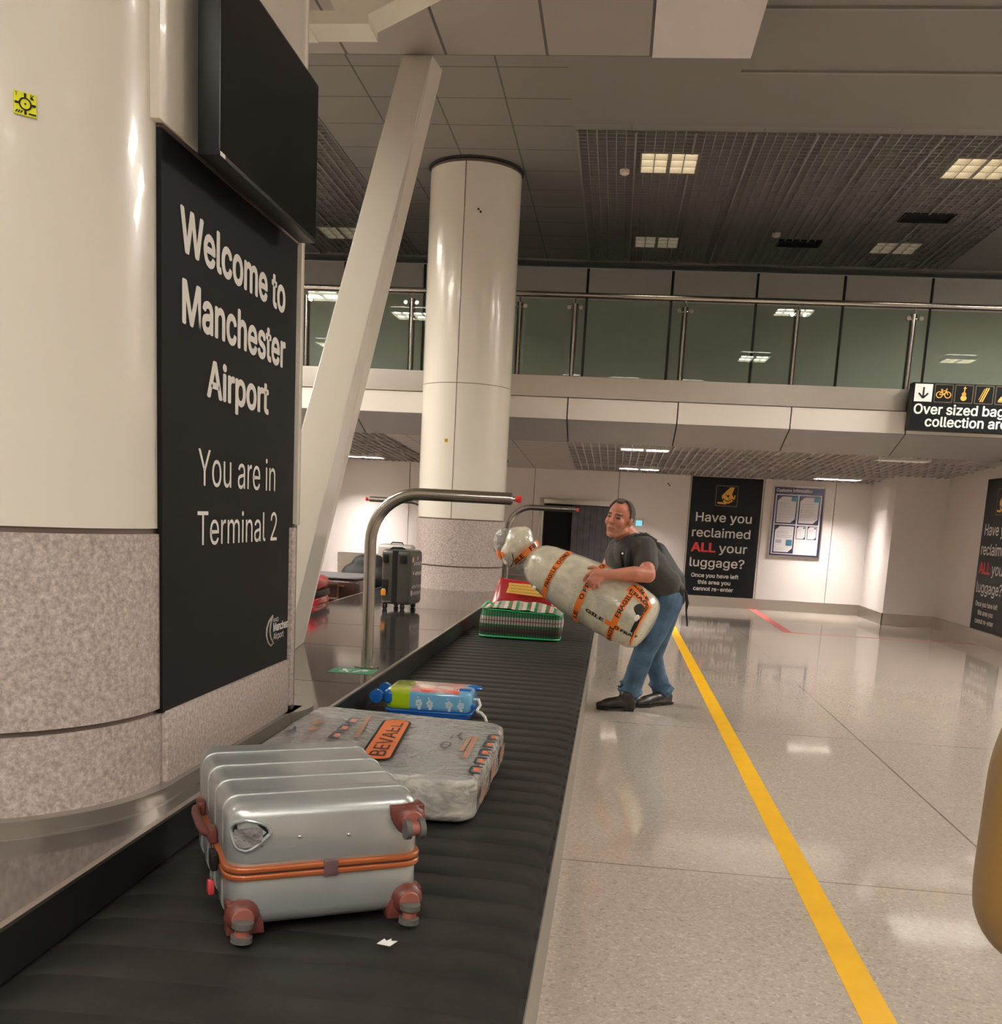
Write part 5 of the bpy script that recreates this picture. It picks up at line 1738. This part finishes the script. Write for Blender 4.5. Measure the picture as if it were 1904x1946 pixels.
b = MB(); b.grid(red_pt, 60, 16, closed_u=True); b.f.append(list(range(60))[::-1]); b.mi.append(0); b.f.append([60 * 15 + i for i in range(60)]); b.mi.append(0)
b.build('body', redp, rb, angle=180)
b = MB()
g = lambda x, z: Vector((-0.80 + x, 9.625 + 0.32 * (z - 0.36) + 0.03, ZB + z))
b.add([g(-0.19, .36), g(.20, .335), g(.19, .43), g(.14, .445), g(-0.17, .455), g(-.17, .42)], [(0, 1, 2, 3, 4, 5)]); lbx = b.build('label', mat('yellow label', (0.78, 0.48, 0.09), 0.4), rb, smooth=False)
b = MB(); g4 = lambda x, y: g(x, y) + Vector((0, -0.003, 0))
for k in range(3):
    pts = [(-.15 + i * .022, .43 - k * .028 - .001 * i + .006 * (i % 2)) for i in range(14)]
    flat_line(b, g4, pts, .006)
b.build('handwriting', mat('faded brown ink', (0.45, 0.25, 0.04), 0.5), lbx, smooth=False)

# ------------------------------------------------------------------ the wrapped figure
N0 = P(1008, 1064, 7.99)
E0 = P(1224, 1186, 7.72)
ax = (E0 - N0).normalized()
LA = (E0 - N0).length
view = (EYE - (N0 + E0) / 2).normalized()
nn = (view - ax * view.dot(ax)).normalized()
uu = nn.cross(ax).normalized()
if uu.z < 0:
    uu = -uu
PROF = [(-0.02, 0.085), (0.0, 0.098), (0.025, 0.135), (0.07, 0.165), (0.14, 0.187), (0.25, 0.208), (0.38, 0.232), (0.53, 0.250), (0.70, 0.252), (0.85, 0.243), (0.97, 0.228), (1.02, 0.20), (1.045, 0.15), (1.05, 0.10)]


def rad(t):
    for (a, ra), (c, rc_) in zip(PROF, PROF[1:]):
        if t <= c:
            k = max(0.0, (t - a) / (c - a))
            k = k * k * (3 - 2 * k) * 0.35 + k * 0.65
            return ra + (rc_ - ra) * k
    return PROF[-1][1]


def stat(t, ph, k=0.0):
    r = rad(t) * (1 + 0.012 * math.sin(5 * ph + 9 * t)) + k
    r2 = r * (0.97 if math.sin(ph) < 0 else 1.0)
    return N0 + ax * (t * LA) + (nn * math.cos(ph) + uu * math.sin(ph)) * r2


wf = thing('wrapped_figure', 'figure-shaped parcel in bubble wrap and orange fragile tape held by the man', 'parcel', (N0 + E0) / 2 - Vector((0, 0, .25)))
bubble = wrap_material('cream bubble wrap', (0.62, 0.585, 0.46), 0.2, 9, 0.16, (1, 1, 1), 70.0, 0.13)
dullfilm = wrap_material('grey film', (0.33, 0.32, 0.30), 0.2, 16, 0.8, (1, 1, 1), 0, 0.3)
b = MB()
nt_, np_ = 60, 64
ts = [-0.02 + (1.05 + 0.02) * (i / (nt_ - 1)) for i in range(nt_)]
b.grid(lambda u, v: stat(ts[int(round(v * (nt_ - 1)))], 2 * PI * u), np_, nt_, closed_u=True)
b.f.append(list(range(np_))); b.mi.append(0); b.f.append([(nt_ - 1) * np_ + i for i in range(np_)]); b.mi.append(0)
b.build('body_wrap', bubble, wf, angle=180)
HC = P(986, 1038, 8.03)
hd = (HC - N0).normalized()
blob('neck_wrap', [('c', N0 + ax * 0.02, 0.096, N0 + hd * 0.06, 0.098), ('c', P(1002, 1075, 8.0), 0.05, P(990, 1072, 8.0), 0.06)], 0.012, dullfilm, wf, 4)
blob('head_wrap', [('s', HC, (0.135, 0.135, 0.145)), ('s', P(975, 1052, 8.0), (0.105, 0.11, 0.115)), ('c', P(996, 1016, 8.03), 0.07, P(978, 1014, 8.03), 0.055)], 0.014, bubble, wf, 4)
blob('cap_wrap', [('s', P(957, 1030, 8.05), (0.085, 0.1, 0.115)), ('c', P(965, 1016, 8.05), 0.05, P(948, 1040, 8.05), 0.05), ('c', P(950, 1050, 8.03), 0.035, P(958, 1056, 8.02), 0.035)], 0.014, dullfilm, wf, 4)
b = MB(); b.tube([P(946, 1046, 7.93), P(949, 1056, 7.90), P(953, 1062, 7.89)], [0.012, 0.018, 0.010], 8); b.tube([P(953, 1050, 7.90), P(957, 1058, 7.88)], 0.008, 8); b.build('tape_scrap', mat('orange tape', (0.80, 0.20, 0.025), 0.35), wf)
tape = mat('orange fragile tape', (0.92, 0.23, 0.035), 0.3, coat=0.3)
ink = mat('black tape print', (0.02, 0.012, 0.01), 0.5)


def ring_tape(t0, dt, w, ph0, ph1, text, tph, lab=None, capf=0.62, rep_w=None):
    """tape round the body from angle ph0 to ph1, drifting dt along the axis; text starts at angle tph"""
    b = MB()
    f = lambda a, s, k: stat(t0 + dt * (a - ph0) / (ph1 - ph0) + (s - 0.5) * w / LA, a, k)
    b.grid(lambda u, v: f(ph0 + (ph1 - ph0) * u, v, 0.0035), 48, 4)
    tp = b.build('tape', tape, wf, angle=180)
    b = MB()
    for tx, a0, a1 in text:
        r = 0.24
        def g(x, y, a0=a0, a1=a1):
            return f(a0 + x, 0.5 + 0.5 * capf - y / w, 0.0055)
        letters_on(b, tx, lambda x, y: g(x, y), w * capf, abs(a1 - a0), bold=0.03)
    b.build('tape_print', ink, tp, smooth=False)


ring_tape(0.250, 0.02, 0.046, -1.35, 2.2, [('FRAGILE', -0.62, 0.22), ('O', 0.36, 0.5), ('ONLY', 0.55, 1.1)], 0)
ring_tape(0.555, -0.02, 0.050, -1.5, 2.2, [('LE', -1.05, -0.72), ('O FRA', -0.28, 0.42), ('OF', 0.95, 1.3)], 0)
ring_tape(0.845, 0.0, 0.050, -1.5, 1.15, [('FRAGI', -1.4, -0.62), ('FRAGILE', -0.22, 0.72)], 0)
# lengthwise strip crossing it near the base, and the tangle at the upper rim
b = MB()
f = lambda a, s, k=0.0035: stat(0.62 + 0.40 * a, -0.50 - 0.10 * a + (s - 0.5) * 0.17, k)
b.grid(lambda u, v: f(u * 0.62 + 0.34, v), 16, 4); b.build('tape', tape, wf, angle=180) if False else None
b = MB(); b.grid(lambda u, v: f(u * 0.3 + 0.40, v), 12, 4); tp = b.build('tape', tape, wf, angle=180)
b = MB()
letters_on(b, 'GILE', lambda x, y: f(0.0 + x, 0.2 + y * 8, 0.0055), 0.075, 0.36, bold=0.04); letters_on(b, 'O FRAG', lambda x, y: f(0.60 + x, 0.2 + y * 8, 0.0055), 0.075, 0.42, bold=0.04)
b.build('tape_print', ink, tp, smooth=False)
for (t0, a0, t1, a1, w, tx) in ((0.80, 0.78, 1.015, 0.62, 0.24, 'FRAG'), (0.86, 1.12, 0.99, 0.70, 0.22, 'ILE'), (0.985, 0.72, 0.995, 0.10, 0.0, 'GILE'), (0.80, 1.05, 0.93, 0.9, 0.18, 'AGI')):
    b = MB()
    if w:
        f3 = lambda a, s, k=0.004: stat(t0 + (t1 - t0) * a, a0 + (a1 - a0) * a + (s - .5) * w, k)
    else:
        f3 = lambda a, s, k=0.004: stat(t0 + (t1 - t0) * a + (s - .5) * 0.04, a0 + (a1 - a0) * a, k)
    b.grid(lambda u, v: f3(u, v), 12, 4); tp = b.build('tape', tape, wf, angle=180)
    b = MB(); letters_on(b, tx, lambda x, y: f3(0.1 + x, 0.25 + y, 0.0058), 0.5, 0.75, bold=0.04); b.build('tape_print', ink, tp, smooth=False)
b = MB(); b.tube([stat(1.005, a, 0.004) for a in (0.62, 0.3, 0.0, -0.4, -0.8, -1.1)], 0.012, 6); b.build('rim_tape', tape, wf)
b = MB(); b.tube([stat(1.0, a, 0.006) for a in (0.2, 0.0, -0.25, -0.5, -0.9)], 0.006, 6); b.tube([stat(0.985, a, 0.006) for a in (0.05, -0.2, -0.45)], 0.012, 6); b.build('dark_strap', M['black_plastic'], wf)
b = MB(); cpt = stat(0.955, 0.30, 0.004); b.sphere(cpt, (0.042, 0.05, 0.008), 18, 8, axes=(ax, uu, nn)); b.build('foot_hole', mat('dark hole', (0.03, 0.027, 0.022), 0.5), wf)
b = MB(); b.sphere(stat(0.975, 0.05, 0.006), (0.018, 0.028, 0.010), 12, 8, axes=(ax, uu, nn)); b.build('white_knot', M['white_letter'], wf)
b = MB(); b.sphere(stat(0.05, -0.5, 0.004), (0.014, 0.014, 0.010), 10, 6, axes=(ax, uu, nn)); b.sphere(stat(0.16, -1.1, 0.004), (0.018, 0.018, 0.012), 10, 6, axes=(ax, uu, nn)); b.build('film_knot', M['white_letter'], wf)
# collar tape round the head
b = MB()
TC = P(999, 1052, 8.0)
te1 = (P(1022, 1032, 8.0) - TC).normalized()
te3 = (P(990, 1046, 8.0) - TC); te3 = (te3 - te1 * te3.dot(te1)).normalized()
te2 = te1.cross(te3)
if te2.dot(EYE - TC) < 0:
    te2 = -te2


def band(a, s, k=0.0):
    return TC + (te2 * math.cos(a) + te1 * math.sin(a)) * (0.128 + 0.012 * s + k) + te3 * ((s - 0.5) * 0.045)


b = MB(); b.grid(lambda u, v: band(-2.0 + 4.0 * u, v), 40, 3); ct = b.build('tape', tape, wf, angle=180)
b = MB(); letters_on(b, 'AGILE', lambda x, y: band(-1.25 + x, 0.15 + y, 0.002), 0.68, 1.15, bold=0.04); letters_on(b, 'FR', lambda x, y: band(0.45 + x, 0.15 + y, 0.002), 0.68, 0.5, bold=0.04)
b.build('tape_print', ink, ct, smooth=False)
b = MB(); b.tube([P(973, 1052, 7.862), P(976, 1062, 7.865), P(974, 1072, 7.88), P(970, 1077, 7.90)], 0.004, 6); b.build('wrap_crease', ink, wf)

# ------------------------------------------------------------------ the man
skin = mat('ruddy skin', (0.53, 0.21, 0.135), 0.45, spec=0.35, var=0.12, vscale=14)
lipm = mat('lips', (0.33, 0.11, 0.085), 0.5)
browm = mat('dark brow', (0.07, 0.045, 0.032), 0.7)
eyem = mat('eye', (0.10, 0.07, 0.055), 0.25)
stub = mat('grey stubbled skin', (0.46, 0.205, 0.135), 0.6)
hairm = mat('short greying hair', (0.10, 0.087, 0.074), 0.8, bump=0.6, bscale=160, var=0.35, vscale=60)
shirt = mat('charcoal polo cloth', (0.042, 0.039, 0.033), 0.85, bump=0.12, bscale=18, sheen=0.15)
jean = mat('blue denim', (0.055, 0.115, 0.19), 0.8, bump=0.25, bscale=22, var=0.35, vscale=9)
boot = mat('dark brown leather boot', (0.022, 0.015, 0.012), 0.4)
packm = mat('black backpack nylon', (0.010, 0.010, 0.011), 0.65, bump=0.15, bscale=20)

man = thing('person', 'man in charcoal polo, jeans and black backpack stooping to lift the wrapped figure', 'person', (0.27, 8.12, 0))
up = Vector((0.16, -0.02, 0.985)).normalized()
fw = Vector((-0.47, -0.87, -0.05)); fw = (fw - up * fw.dot(up)).normalized()
rt = fw.cross(up).normalized()          # the man's own right
S = 1.235
HC = P(1177, 987, 7.96) + fw * 0.0


def hp(f, r, u):
    return HC + (fw * f + rt * r + up * u) * S


AXH = (fw, rt, up)


def he(c, r):
    return ('s', hp(*c), tuple(k * S for k in r), AXH)


def hc(a, ra, c, rc_):
    return ('c', hp(*a), ra * S, hp(*c), rc_ * S)


head = [he((-.012, 0, .030), (.092, .075, .088)), he((.028, 0, -.035), (.060, .060, .085)), hc((.060, 0, -.100), .022, (.052, 0, -.085), .028), hc((.0, .05, -.065), .022, (.05, .02, -.098), .020), hc((.0, -.05, -.065), .022, (.05, -.02, -.098), .020),
        he((.055, .036, -.022), (.030, .028, .032)), he((.055, -.036, -.022), (.030, .028, .032)), hc((.076, .036, .024), .013, (.082, .008, .022), .013), hc((.076, -.036, .024), .013, (.082, -.008, .022), .013),
        hc((.088, 0, .012), .009, (.108, 0, -.022), .0125), hc((.092, .013, -.028), .008, (.092, -.013, -.028), .008), hc((.084, .018, -.056), .008, (.084, -.018, -.056), .008), hc((.081, .014, -.068), .009, (.081, -.014, -.068), .009),
        he((.071, .031, .006), (.012, .016, .010)), he((.071, -.031, .006), (.012, .016, .010)),
        he((-.006, .078, -.004), (.019, .010, .032)), he((-.006, -.078, -.004), (.019, .010, .032)), he((.035, 0, .052), (.045, .055, .042))]
nb = P(1203, 1030, 8.06)
head += [('c', hp(-.035, 0, -.05), .066 * S, nb, .085), ('c', nb, .085, P(1212, 1045, 8.1), .09)]
elb = P(1231, 1093, 7.72)
wri = P(1152, 1093, 7.55)
shl = P(1222, 1040, 7.95)
arm = [('c', P(1226, 1066, 7.860), .062, elb, .060), ('c', elb, .058, P(1205, 1091, 7.650), .060), ('c', P(1205, 1091, 7.650), .060, wri, .036), ('c', wri, .036, P(1136, 1092, 7.535), .042), ('c', P(1141, 1100, 7.525), .030, P(1131, 1088, 7.550), .028)]
fing = [  # knuckle, middle joint, tip for each finger; thumb last
    (P(1129, 1085, 7.550), P(1117, 1092, 7.535), P(1110, 1102, 7.550)),
    (P(1130, 1090, 7.525), P(1120, 1102, 7.495), P(1121, 1114, 7.515)),
    (P(1134, 1096, 7.510), P(1127, 1108, 7.485), P(1128, 1119, 7.508)),
    (P(1139, 1101, 7.505), P(1135, 1110, 7.490), P(1137, 1117, 7.510)),
    (P(1140, 1085, 7.580), P(1128, 1078, 7.610), P(1119, 1079, 7.630))]
for k, (a, m_, t_) in enumerate(fing):
    r = (.0165, .017, .0165, .0145, .018)[k]
    arm += [('c', a, r * 1.08, m_, r), ('c', m_, r, t_, r * .85)]
farm = [('c', P(1170, 1045, 8.36), .065, P(1150, 1092, 8.30), .055), ('c', P(1150, 1092, 8.30), .052, P(1130, 1120, 8.12), .036), ('c', P(1130, 1120, 8.12), .038, P(1118, 1128, 8.05), .034)]
for k in range(4):
    farm += [('c', P(1118 + 5 * k, 1126 + 3 * k, 8.06), .016, P(1112 + 5 * k, 1137 + 3 * k, 7.99), .014)]
farm += [('c', P(1128, 1120, 8.1), .018, P(1120, 1112, 8.06), .016)]
core = [('c', P(1205, 1052, 8.13), .12, P(1262, 1115, 8.12), .10), ('c', P(1210, 1045, 8.1), .09, shl, .06), ('c', P(1210, 1045, 8.1), .09, P(1178, 1045, 8.34), .06), ('c', shl, .062, P(1226, 1070, 7.85), .06)]
LEGN = [P(1264, 1150, 8.02), P(1226, 1234, 7.93), P(1198, 1318, 7.99)]
LEGF = [P(1268, 1150, 8.22), P(1240, 1246, 8.27), P(1258, 1318, 8.33)]
core += [('c', P(1266, 1125, 8.12), .10, P(1268, 1148, 8.12), .10), ('c', LEGN[0], .085, LEGN[1], .058), ('c', LEGN[1], .058, LEGN[2], .045), ('c', LEGF[0], .085, LEGF[1], .058), ('c', LEGF[1], .058, LEGF[2], .045)]


def face_mat(c, n):
    d = (c - HC) / S
    f_, r_, u_ = d.dot(fw), d.dot(rt), d.dot(up)
    if abs(r_) < .085 and -.125 < u_ < .13 and f_ > 0.03:
        if f_ > .070 and abs(r_) < .024 and -.0655 < u_ < -.0585:
            return 1
        if f_ > .055 and .012 < abs(r_) < .050 and .022 - .10 * max(0, abs(r_) - .034) < u_ < .033 - .1 * max(0, abs(r_) - .034):
            return 2
        if f_ > .055 and .019 < abs(r_) < .043 and .002 < u_ < .0105:
            return 3
        if u_ < -.045 and f_ > .02 and not (abs(r_) < .012 and u_ > -.052):
            return 4
    return 0


body = blob('body', head + arm + farm + core, 0.0062, [skin, lipm, browm, eyem, stub], man, 3, face_mat)
# hair: a close cap with a receding front
b = MB()
HV = []


def hair_pt(u, v, k):
    a = 2 * PI * u
    el = -PI / 2 + PI * v
    d = Vector((math.cos(el) * math.cos(a), math.cos(el) * math.sin(a), math.sin(el)))
    if k > 0 and d.x > .2 and d.z > .3:
        k += .006
    return hp(-.014 + d.x * (.098 + k), d.y * (.077 + k), .032 + d.z * (.088 + k)), d


nu, nv = 72, 40
idx, vs = {}, []
def keep(d):
    y = abs(d.y)
    top = d.z > .50 and d.x < .66 + .14 * (d.z - .6) and not (d.x > .30 and .30 < y) and not (d.x > .52 and d.z < .70)
    return top or (d.z > .05 and d.x < .18) or (d.x < .10 and d.z > -.38 and y > .5) or (d.x < -.3 and d.z > -.62) or (y > .80 and d.x < .32 and d.z > -.25)


for j in range(nv):
    for i in range(nu):
        q, d = hair_pt(i / nu, j / (nv - 1), (.0065 if True else 0) + .0015 * noise.noise(Vector((i * .7, j * .7, 0))))
        idx[(i, j)] = (len(vs), keep(d)); vs.append(q)
inner = []
for j in range(nv):
    for i in range(nu):
        q, d = hair_pt(i / nu, j / (nv - 1), -.006); inner.append(q)
fs, used = [], {}
edge = {}
off = len(vs)
for j in range(nv - 1):
    for i in range(nu):
        q = [(i, j), ((i + 1) % nu, j), ((i + 1) % nu, j + 1), (i, j + 1)]
        if all(idx[k][1] for k in q):
            ids = [idx[k][0] for k in q]
            fs.append(ids); fs.append([k + off for k in ids][::-1])
            for a, c in zip(ids, ids[1:] + ids[:1]):
                if (c, a) in edge:
                    edge.pop((c, a))
                else:
                    edge[(a, c)] = 1
for (a, c) in edge:
    fs.append([c, a, a + off, c + off])
b.add(vs + inner, fs)
b.build('hair', hairm, man, angle=180)

# polo shirt
torso = [('c', P(1206, 1052, 8.00), .165, P(1236, 1084, 8.01), .160), ('c', P(1202, 1052, 8.24), .165, P(1236, 1084, 8.22), .160), ('c', P(1236, 1084, 8.01), .155, P(1264, 1112, 8.03), .130), ('c', P(1236, 1084, 8.22), .155, P(1264, 1112, 8.20), .130),
         ('c', P(1264, 1108, 8.03), .128, P(1268, 1119, 8.05), .124), ('c', P(1264, 1108, 8.20), .128, P(1268, 1119, 8.19), .124),
         ('c', P(1210, 1040, 8.06), .105, P(1224, 1042, 7.97), .098), ('c', P(1224, 1042, 7.96), .100, P(1227, 1074, 7.84), .092), ('c', P(1178, 1044, 8.32), .105, P(1165, 1074, 8.34), .088), ('c', P(1192, 1040, 8.14), .10, P(1212, 1036, 8.14), .11),
         ('c', P(1176, 1060, 8.08), .10, P(1184, 1080, 8.06), .12), ('c', P(1172, 1056, 8.2), .10, P(1178, 1082, 8.2), .11)]
blob('polo_shirt', torso, 0.011, shirt, man, 5)
b = MB()
b.tube([P(1208, 1016, 8.09), P(1199, 1026, 7.985), P(1188, 1036, 7.93), P(1180, 1036, 7.95), P(1172, 1026, 8.02)], [.018, .022, .020, .020, .014], 10)
b.tube([P(1190, 1036, 7.925), P(1193, 1046, 7.885), P(1192, 1040, 7.90)], [.016, .014, .008], 8)
b.build('collar', mat('dark collar', (0.022, 0.021, 0.019), 0.8), man)
b = MB(); b.tube([P(1184, 1040, 7.915), P(1183, 1052, 7.895), P(1184, 1068, 7.905), P(1188, 1082, 7.925)], [.022, .026, .026, .024], 8); b.build('placket', M['black_plastic'], man)
b = MB(); b.sphere(P(1183, 1052, 7.866), (.009, .006, .009), 10, 6); b.build('button', M['white_letter'], man)

# jeans
legs = [('c', P(1268, 1128, 8.05), .122, P(1267, 1146, 8.04), .126), ('c', P(1268, 1128, 8.2), .122, P(1268, 1146, 8.2), .124),
        ('c', LEGN[0], .120, P(1248, 1190, 7.98), .105), ('c', P(1248, 1190, 7.98), .105, LEGN[1], .090), ('c', LEGN[1], .090, P(1208, 1282, 7.95), .084), ('c', P(1208, 1282, 7.95), .084, P(1196, 1318, 7.985), .082),
        ('c', LEGF[0], .115, P(1254, 1200, 8.25), .098), ('c', P(1254, 1200, 8.25), .098, LEGF[1], .082), ('c', LEGF[1], .082, P(1252, 1292, 8.30), .070), ('c', P(1252, 1292, 8.30), .078, P(1258, 1316, 8.33), .078)]
random.seed(2)
for c, s in ((P(1200, 1298, 7.985), 1), (P(1196, 1308, 7.985), 1), (P(1199, 1318, 7.99), 1), (P(1254, 1300, 8.32), 1), (P(1259, 1310, 8.33), 1)):
    n = 12
    for k in range(n):
        a = 2 * PI * k / n
        q = c + Vector((math.cos(a) * .072, math.sin(a) * .066, .014 * math.sin(2 * a + c.z * 60)))
        legs.append(('s', q, (.026, .026, .018)))
blob('jeans', legs, 0.009, jean, man, 3)


def boot_of(heel, toe, name='boot'):
    d = Vector((toe.x - heel.x, toe.y - heel.y, 0)); Lb = d.length; d.normalize()
    s = Vector((-d.y, d.x, 0))
    g = lambda x, z, y=0.0: Vector((heel.x, heel.y, 0)) + d * (x * Lb) + s * y + Vector((0, 0, z))
    sh = [('c', g(.12, .062), .050, g(.45, .060), .052), ('c', g(.45, .058), .050, g(.74, .046), .044), ('c', g(.70, .044, .016), .036, g(.93, .034, .006), .028), ('c', g(.70, .044, -.016), .036, g(.93, .034, -.006), .028),
          ('c', g(.16, .06), .050, g(.18, .12), .050), ('c', g(.30, .07), .048, g(.25, .12), .048), ('c', g(.10, .03), .042, g(.22, .03), .042)]
    o = blob(name, sh, 0.008, boot, man, 4, post=lambda v: Vector((v.x, v.y, max(v.z, .014))))
    b = MB()
    pts = [(0.01, -.040), (.10, -.046), (.40, -.042), (.70, -.056), (.90, -.038), (1.0, -.008), (1.0, .008), (.90, .038), (.70, .056), (.40, .042), (.10, .046), (.01, .040)]
    b.prism([g(x, .010, y) for x, y in pts], (0, 0, .012)); b.prism([g(x, 0.0, y) for x, y in [(.01, -.038), (.10, -.044), (.27, -.042), (.27, .042), (.10, .044), (.01, .038)]], (0, 0, .012)); b.prism([g(x, 0.0, y) for x, y in pts if x > .6], (0, 0, .011))
    b.build('sole', M['black_plastic'], o, bevel=0.003)
    return o


bn = boot_of(PZ(1204, 1351, 0), PZ(1133, 1347, 0))
boot_of(PZ(1274, 1337, 0), PZ(1206, 1345, 0))
b = MB(); hq = PZ(1204, 1351, 0); b.tube([P(1184, 1300, 7.93), P(1178, 1306, 7.93), P(1174, 1303, 7.93)], .007, 6); b.build('pull_tab', M['black_plastic'], man)

# backpack
pk = blob('backpack', [('c', P(1248, 1050, 8.13), .085, P(1279, 1100, 8.13), .085), ('c', P(1256, 1066, 8.02), .06, P(1277, 1104, 8.02), .066), ('c', P(1256, 1066, 8.24), .06, P(1277, 1104, 8.24), .066), ('c', P(1281, 1102, 8.13), .090, P(1287, 1138, 8.12), .068), ('c', P(1286, 1120, 8.03), .068, P(1280, 1146, 8.05), .05),
                       ('c', P(1226, 1030, 8.13), .06, P(1250, 1054, 8.13), .075), ('c', P(1286, 1137, 8.1), .05, P(1273, 1153, 8.06), .036)], 0.013, packm, man, 5)
b = MB()
b.tube([P(1246, 1030, 7.99), P(1226, 1018, 7.97), P(1208, 1022, 7.935), P(1197, 1038, 7.885), P(1193, 1058, 7.845), P(1192, 1078, 7.85)], [.022, .026, .028, .028, .026, .022], 10)
b.build('strap', packm, pk)
b = MB(); b.tube([P(1296, 1112, 8.02), P(1304, 1128, 8.02), P(1306, 1146, 8.02), P(1304, 1160, 8.02), P(1306, 1190, 8.02)], [.008, .010, .014, .007, .006], 8); b.build('loose_strap', packm, pk)

# ------------------------------------------------------------------ person in a mustard coat, mostly outside the right edge
coat = mat('mustard wool coat', (0.26, 0.135, 0.018), 0.85, sheen=0.2, bump=0.15, bscale=14)
px_, py_ = 0.74, 1.22
pc = thing('person', 'person in a mustard coat cut off by the right edge, only the sleeve showing', 'person', (px_, py_, 0))
V = lambda x, y, z: Vector((px_ + x, py_ + y, z))
skin2 = mat('skin', (0.42, 0.22, 0.15), 0.5)
bd = [('s', V(0, .02, 1.63), (.078, .098, .115)), ('c', V(0, .05, 1.56), .045, V(0, .06, 1.545), .04), ('c', V(0, .11, 1.61), .012, V(0, .12, 1.595), .014), ('c', V(0, -.01, 1.54), .055, V(0, -.02, 1.44), .06), ('s', V(.078, 0, 1.62), (.012, .02, .032)), ('s', V(-.078, 0, 1.62), (.012, .02, .032)),
      ('c', V(0, 0, 1.36), .13, V(0, 0, 1.0), .12), ('c', V(-.08, 0, .95), .085, V(-.085, 0, .5), .055), ('c', V(-.085, 0, .5), .055, V(-.085, -.01, .08), .042), ('c', V(.08, 0, .95), .085, V(.085, 0, .5), .055), ('c', V(.085, 0, .5), .055, V(.085, -.01, .08), .042),
      ('c', V(-.16, 0, 1.38), .05, V(-.20, -.02, 1.08), .042), ('c', V(-.20, -.02, 1.08), .04, V(-.06, .20, 1.04), .03), ('c', V(.16, 0, 1.38), .05, V(.215, -.02, 1.12), .042), ('c', V(.215, -.02, 1.12), .04, V(.08, .20, 1.06), .03)]
for s in (-1, 1):
    bd += [('c', V(s * .06, .20, 1.06), .030, V(s * .03, .25, 1.065), .034)]
    for k in range(4):
        bd += [('c', V(s * .03, .26, 1.085 - .018 * k), .011, V(-s * .01, .30, 1.085 - .018 * k), .009), ('c', V(-s * .01, .30, 1.085 - .018 * k), .009, V(-s * .03, .285, 1.08 - .018 * k), .008)]
    bd += [('c', V(s * .04, .23, 1.09), .012, V(s * .015, .27, 1.115), .010)]
blob('body', bd, 0.012, skin2, pc, 3)
blob('hair', [('s', V(0, -.01, 1.665), (.088, .10, .10)), ('c', V(0, -.075, 1.62), .06, V(0, -.07, 1.53), .05)], 0.012, mat('dark brown hair', (0.03, 0.02, 0.014), 0.6, bump=0.5, bscale=120), pc, 3)
blob('coat', [('c', V(-.09, 0, 1.34), .135, V(-.09, 0, .98), .135), ('c', V(.09, 0, 1.34), .135, V(.09, 0, .98), .135), ('c', V(0, 0, .98), .17, V(0, 0, .70), .19), ('c', V(-.15, 0, 1.385), .085, V(-.195, -.01, 1.24), .084), ('c', V(-.195, -.01, 1.24), .086, V(-.200, -.02, 1.08), .086), ('c', V(-.20, -.02, 1.08), .084, V(-.07, .185, 1.02), .055),
              ('c', V(.15, 0, 1.385), .085, V(.20, -.02, 1.13), .08), ('c', V(.20, -.02, 1.13), .078, V(.07, .185, 1.06), .055), ('c', V(0, -.02, 1.44), .08, V(0, -.01, 1.40), .10)], 0.014, coat, pc, 5)
blob('trousers', [('c', V(-.085, 0, .85), .10, V(-.085, 0, .5), .08), ('c', V(-.085, 0, .5), .08, V(-.085, -.01, .10), .065), ('c', V(.085, 0, .85), .10, V(.085, 0, .5), .08), ('c', V(.085, 0, .5), .08, V(.085, -.01, .10), .065)], 0.014, M['black_matte'], pc, 4)
for s in (-1, 1):
    blob('shoe', [('c', V(s * .085, -.05, .05), .045, V(s * .09, .08, .04), .042), ('c', V(s * .09, .08, .04), .042, V(s * .095, .16, .03), .030)], 0.010, M['black_plastic'], pc, 3, post=lambda v: Vector((v.x, v.y, max(v.z, 0.0))))
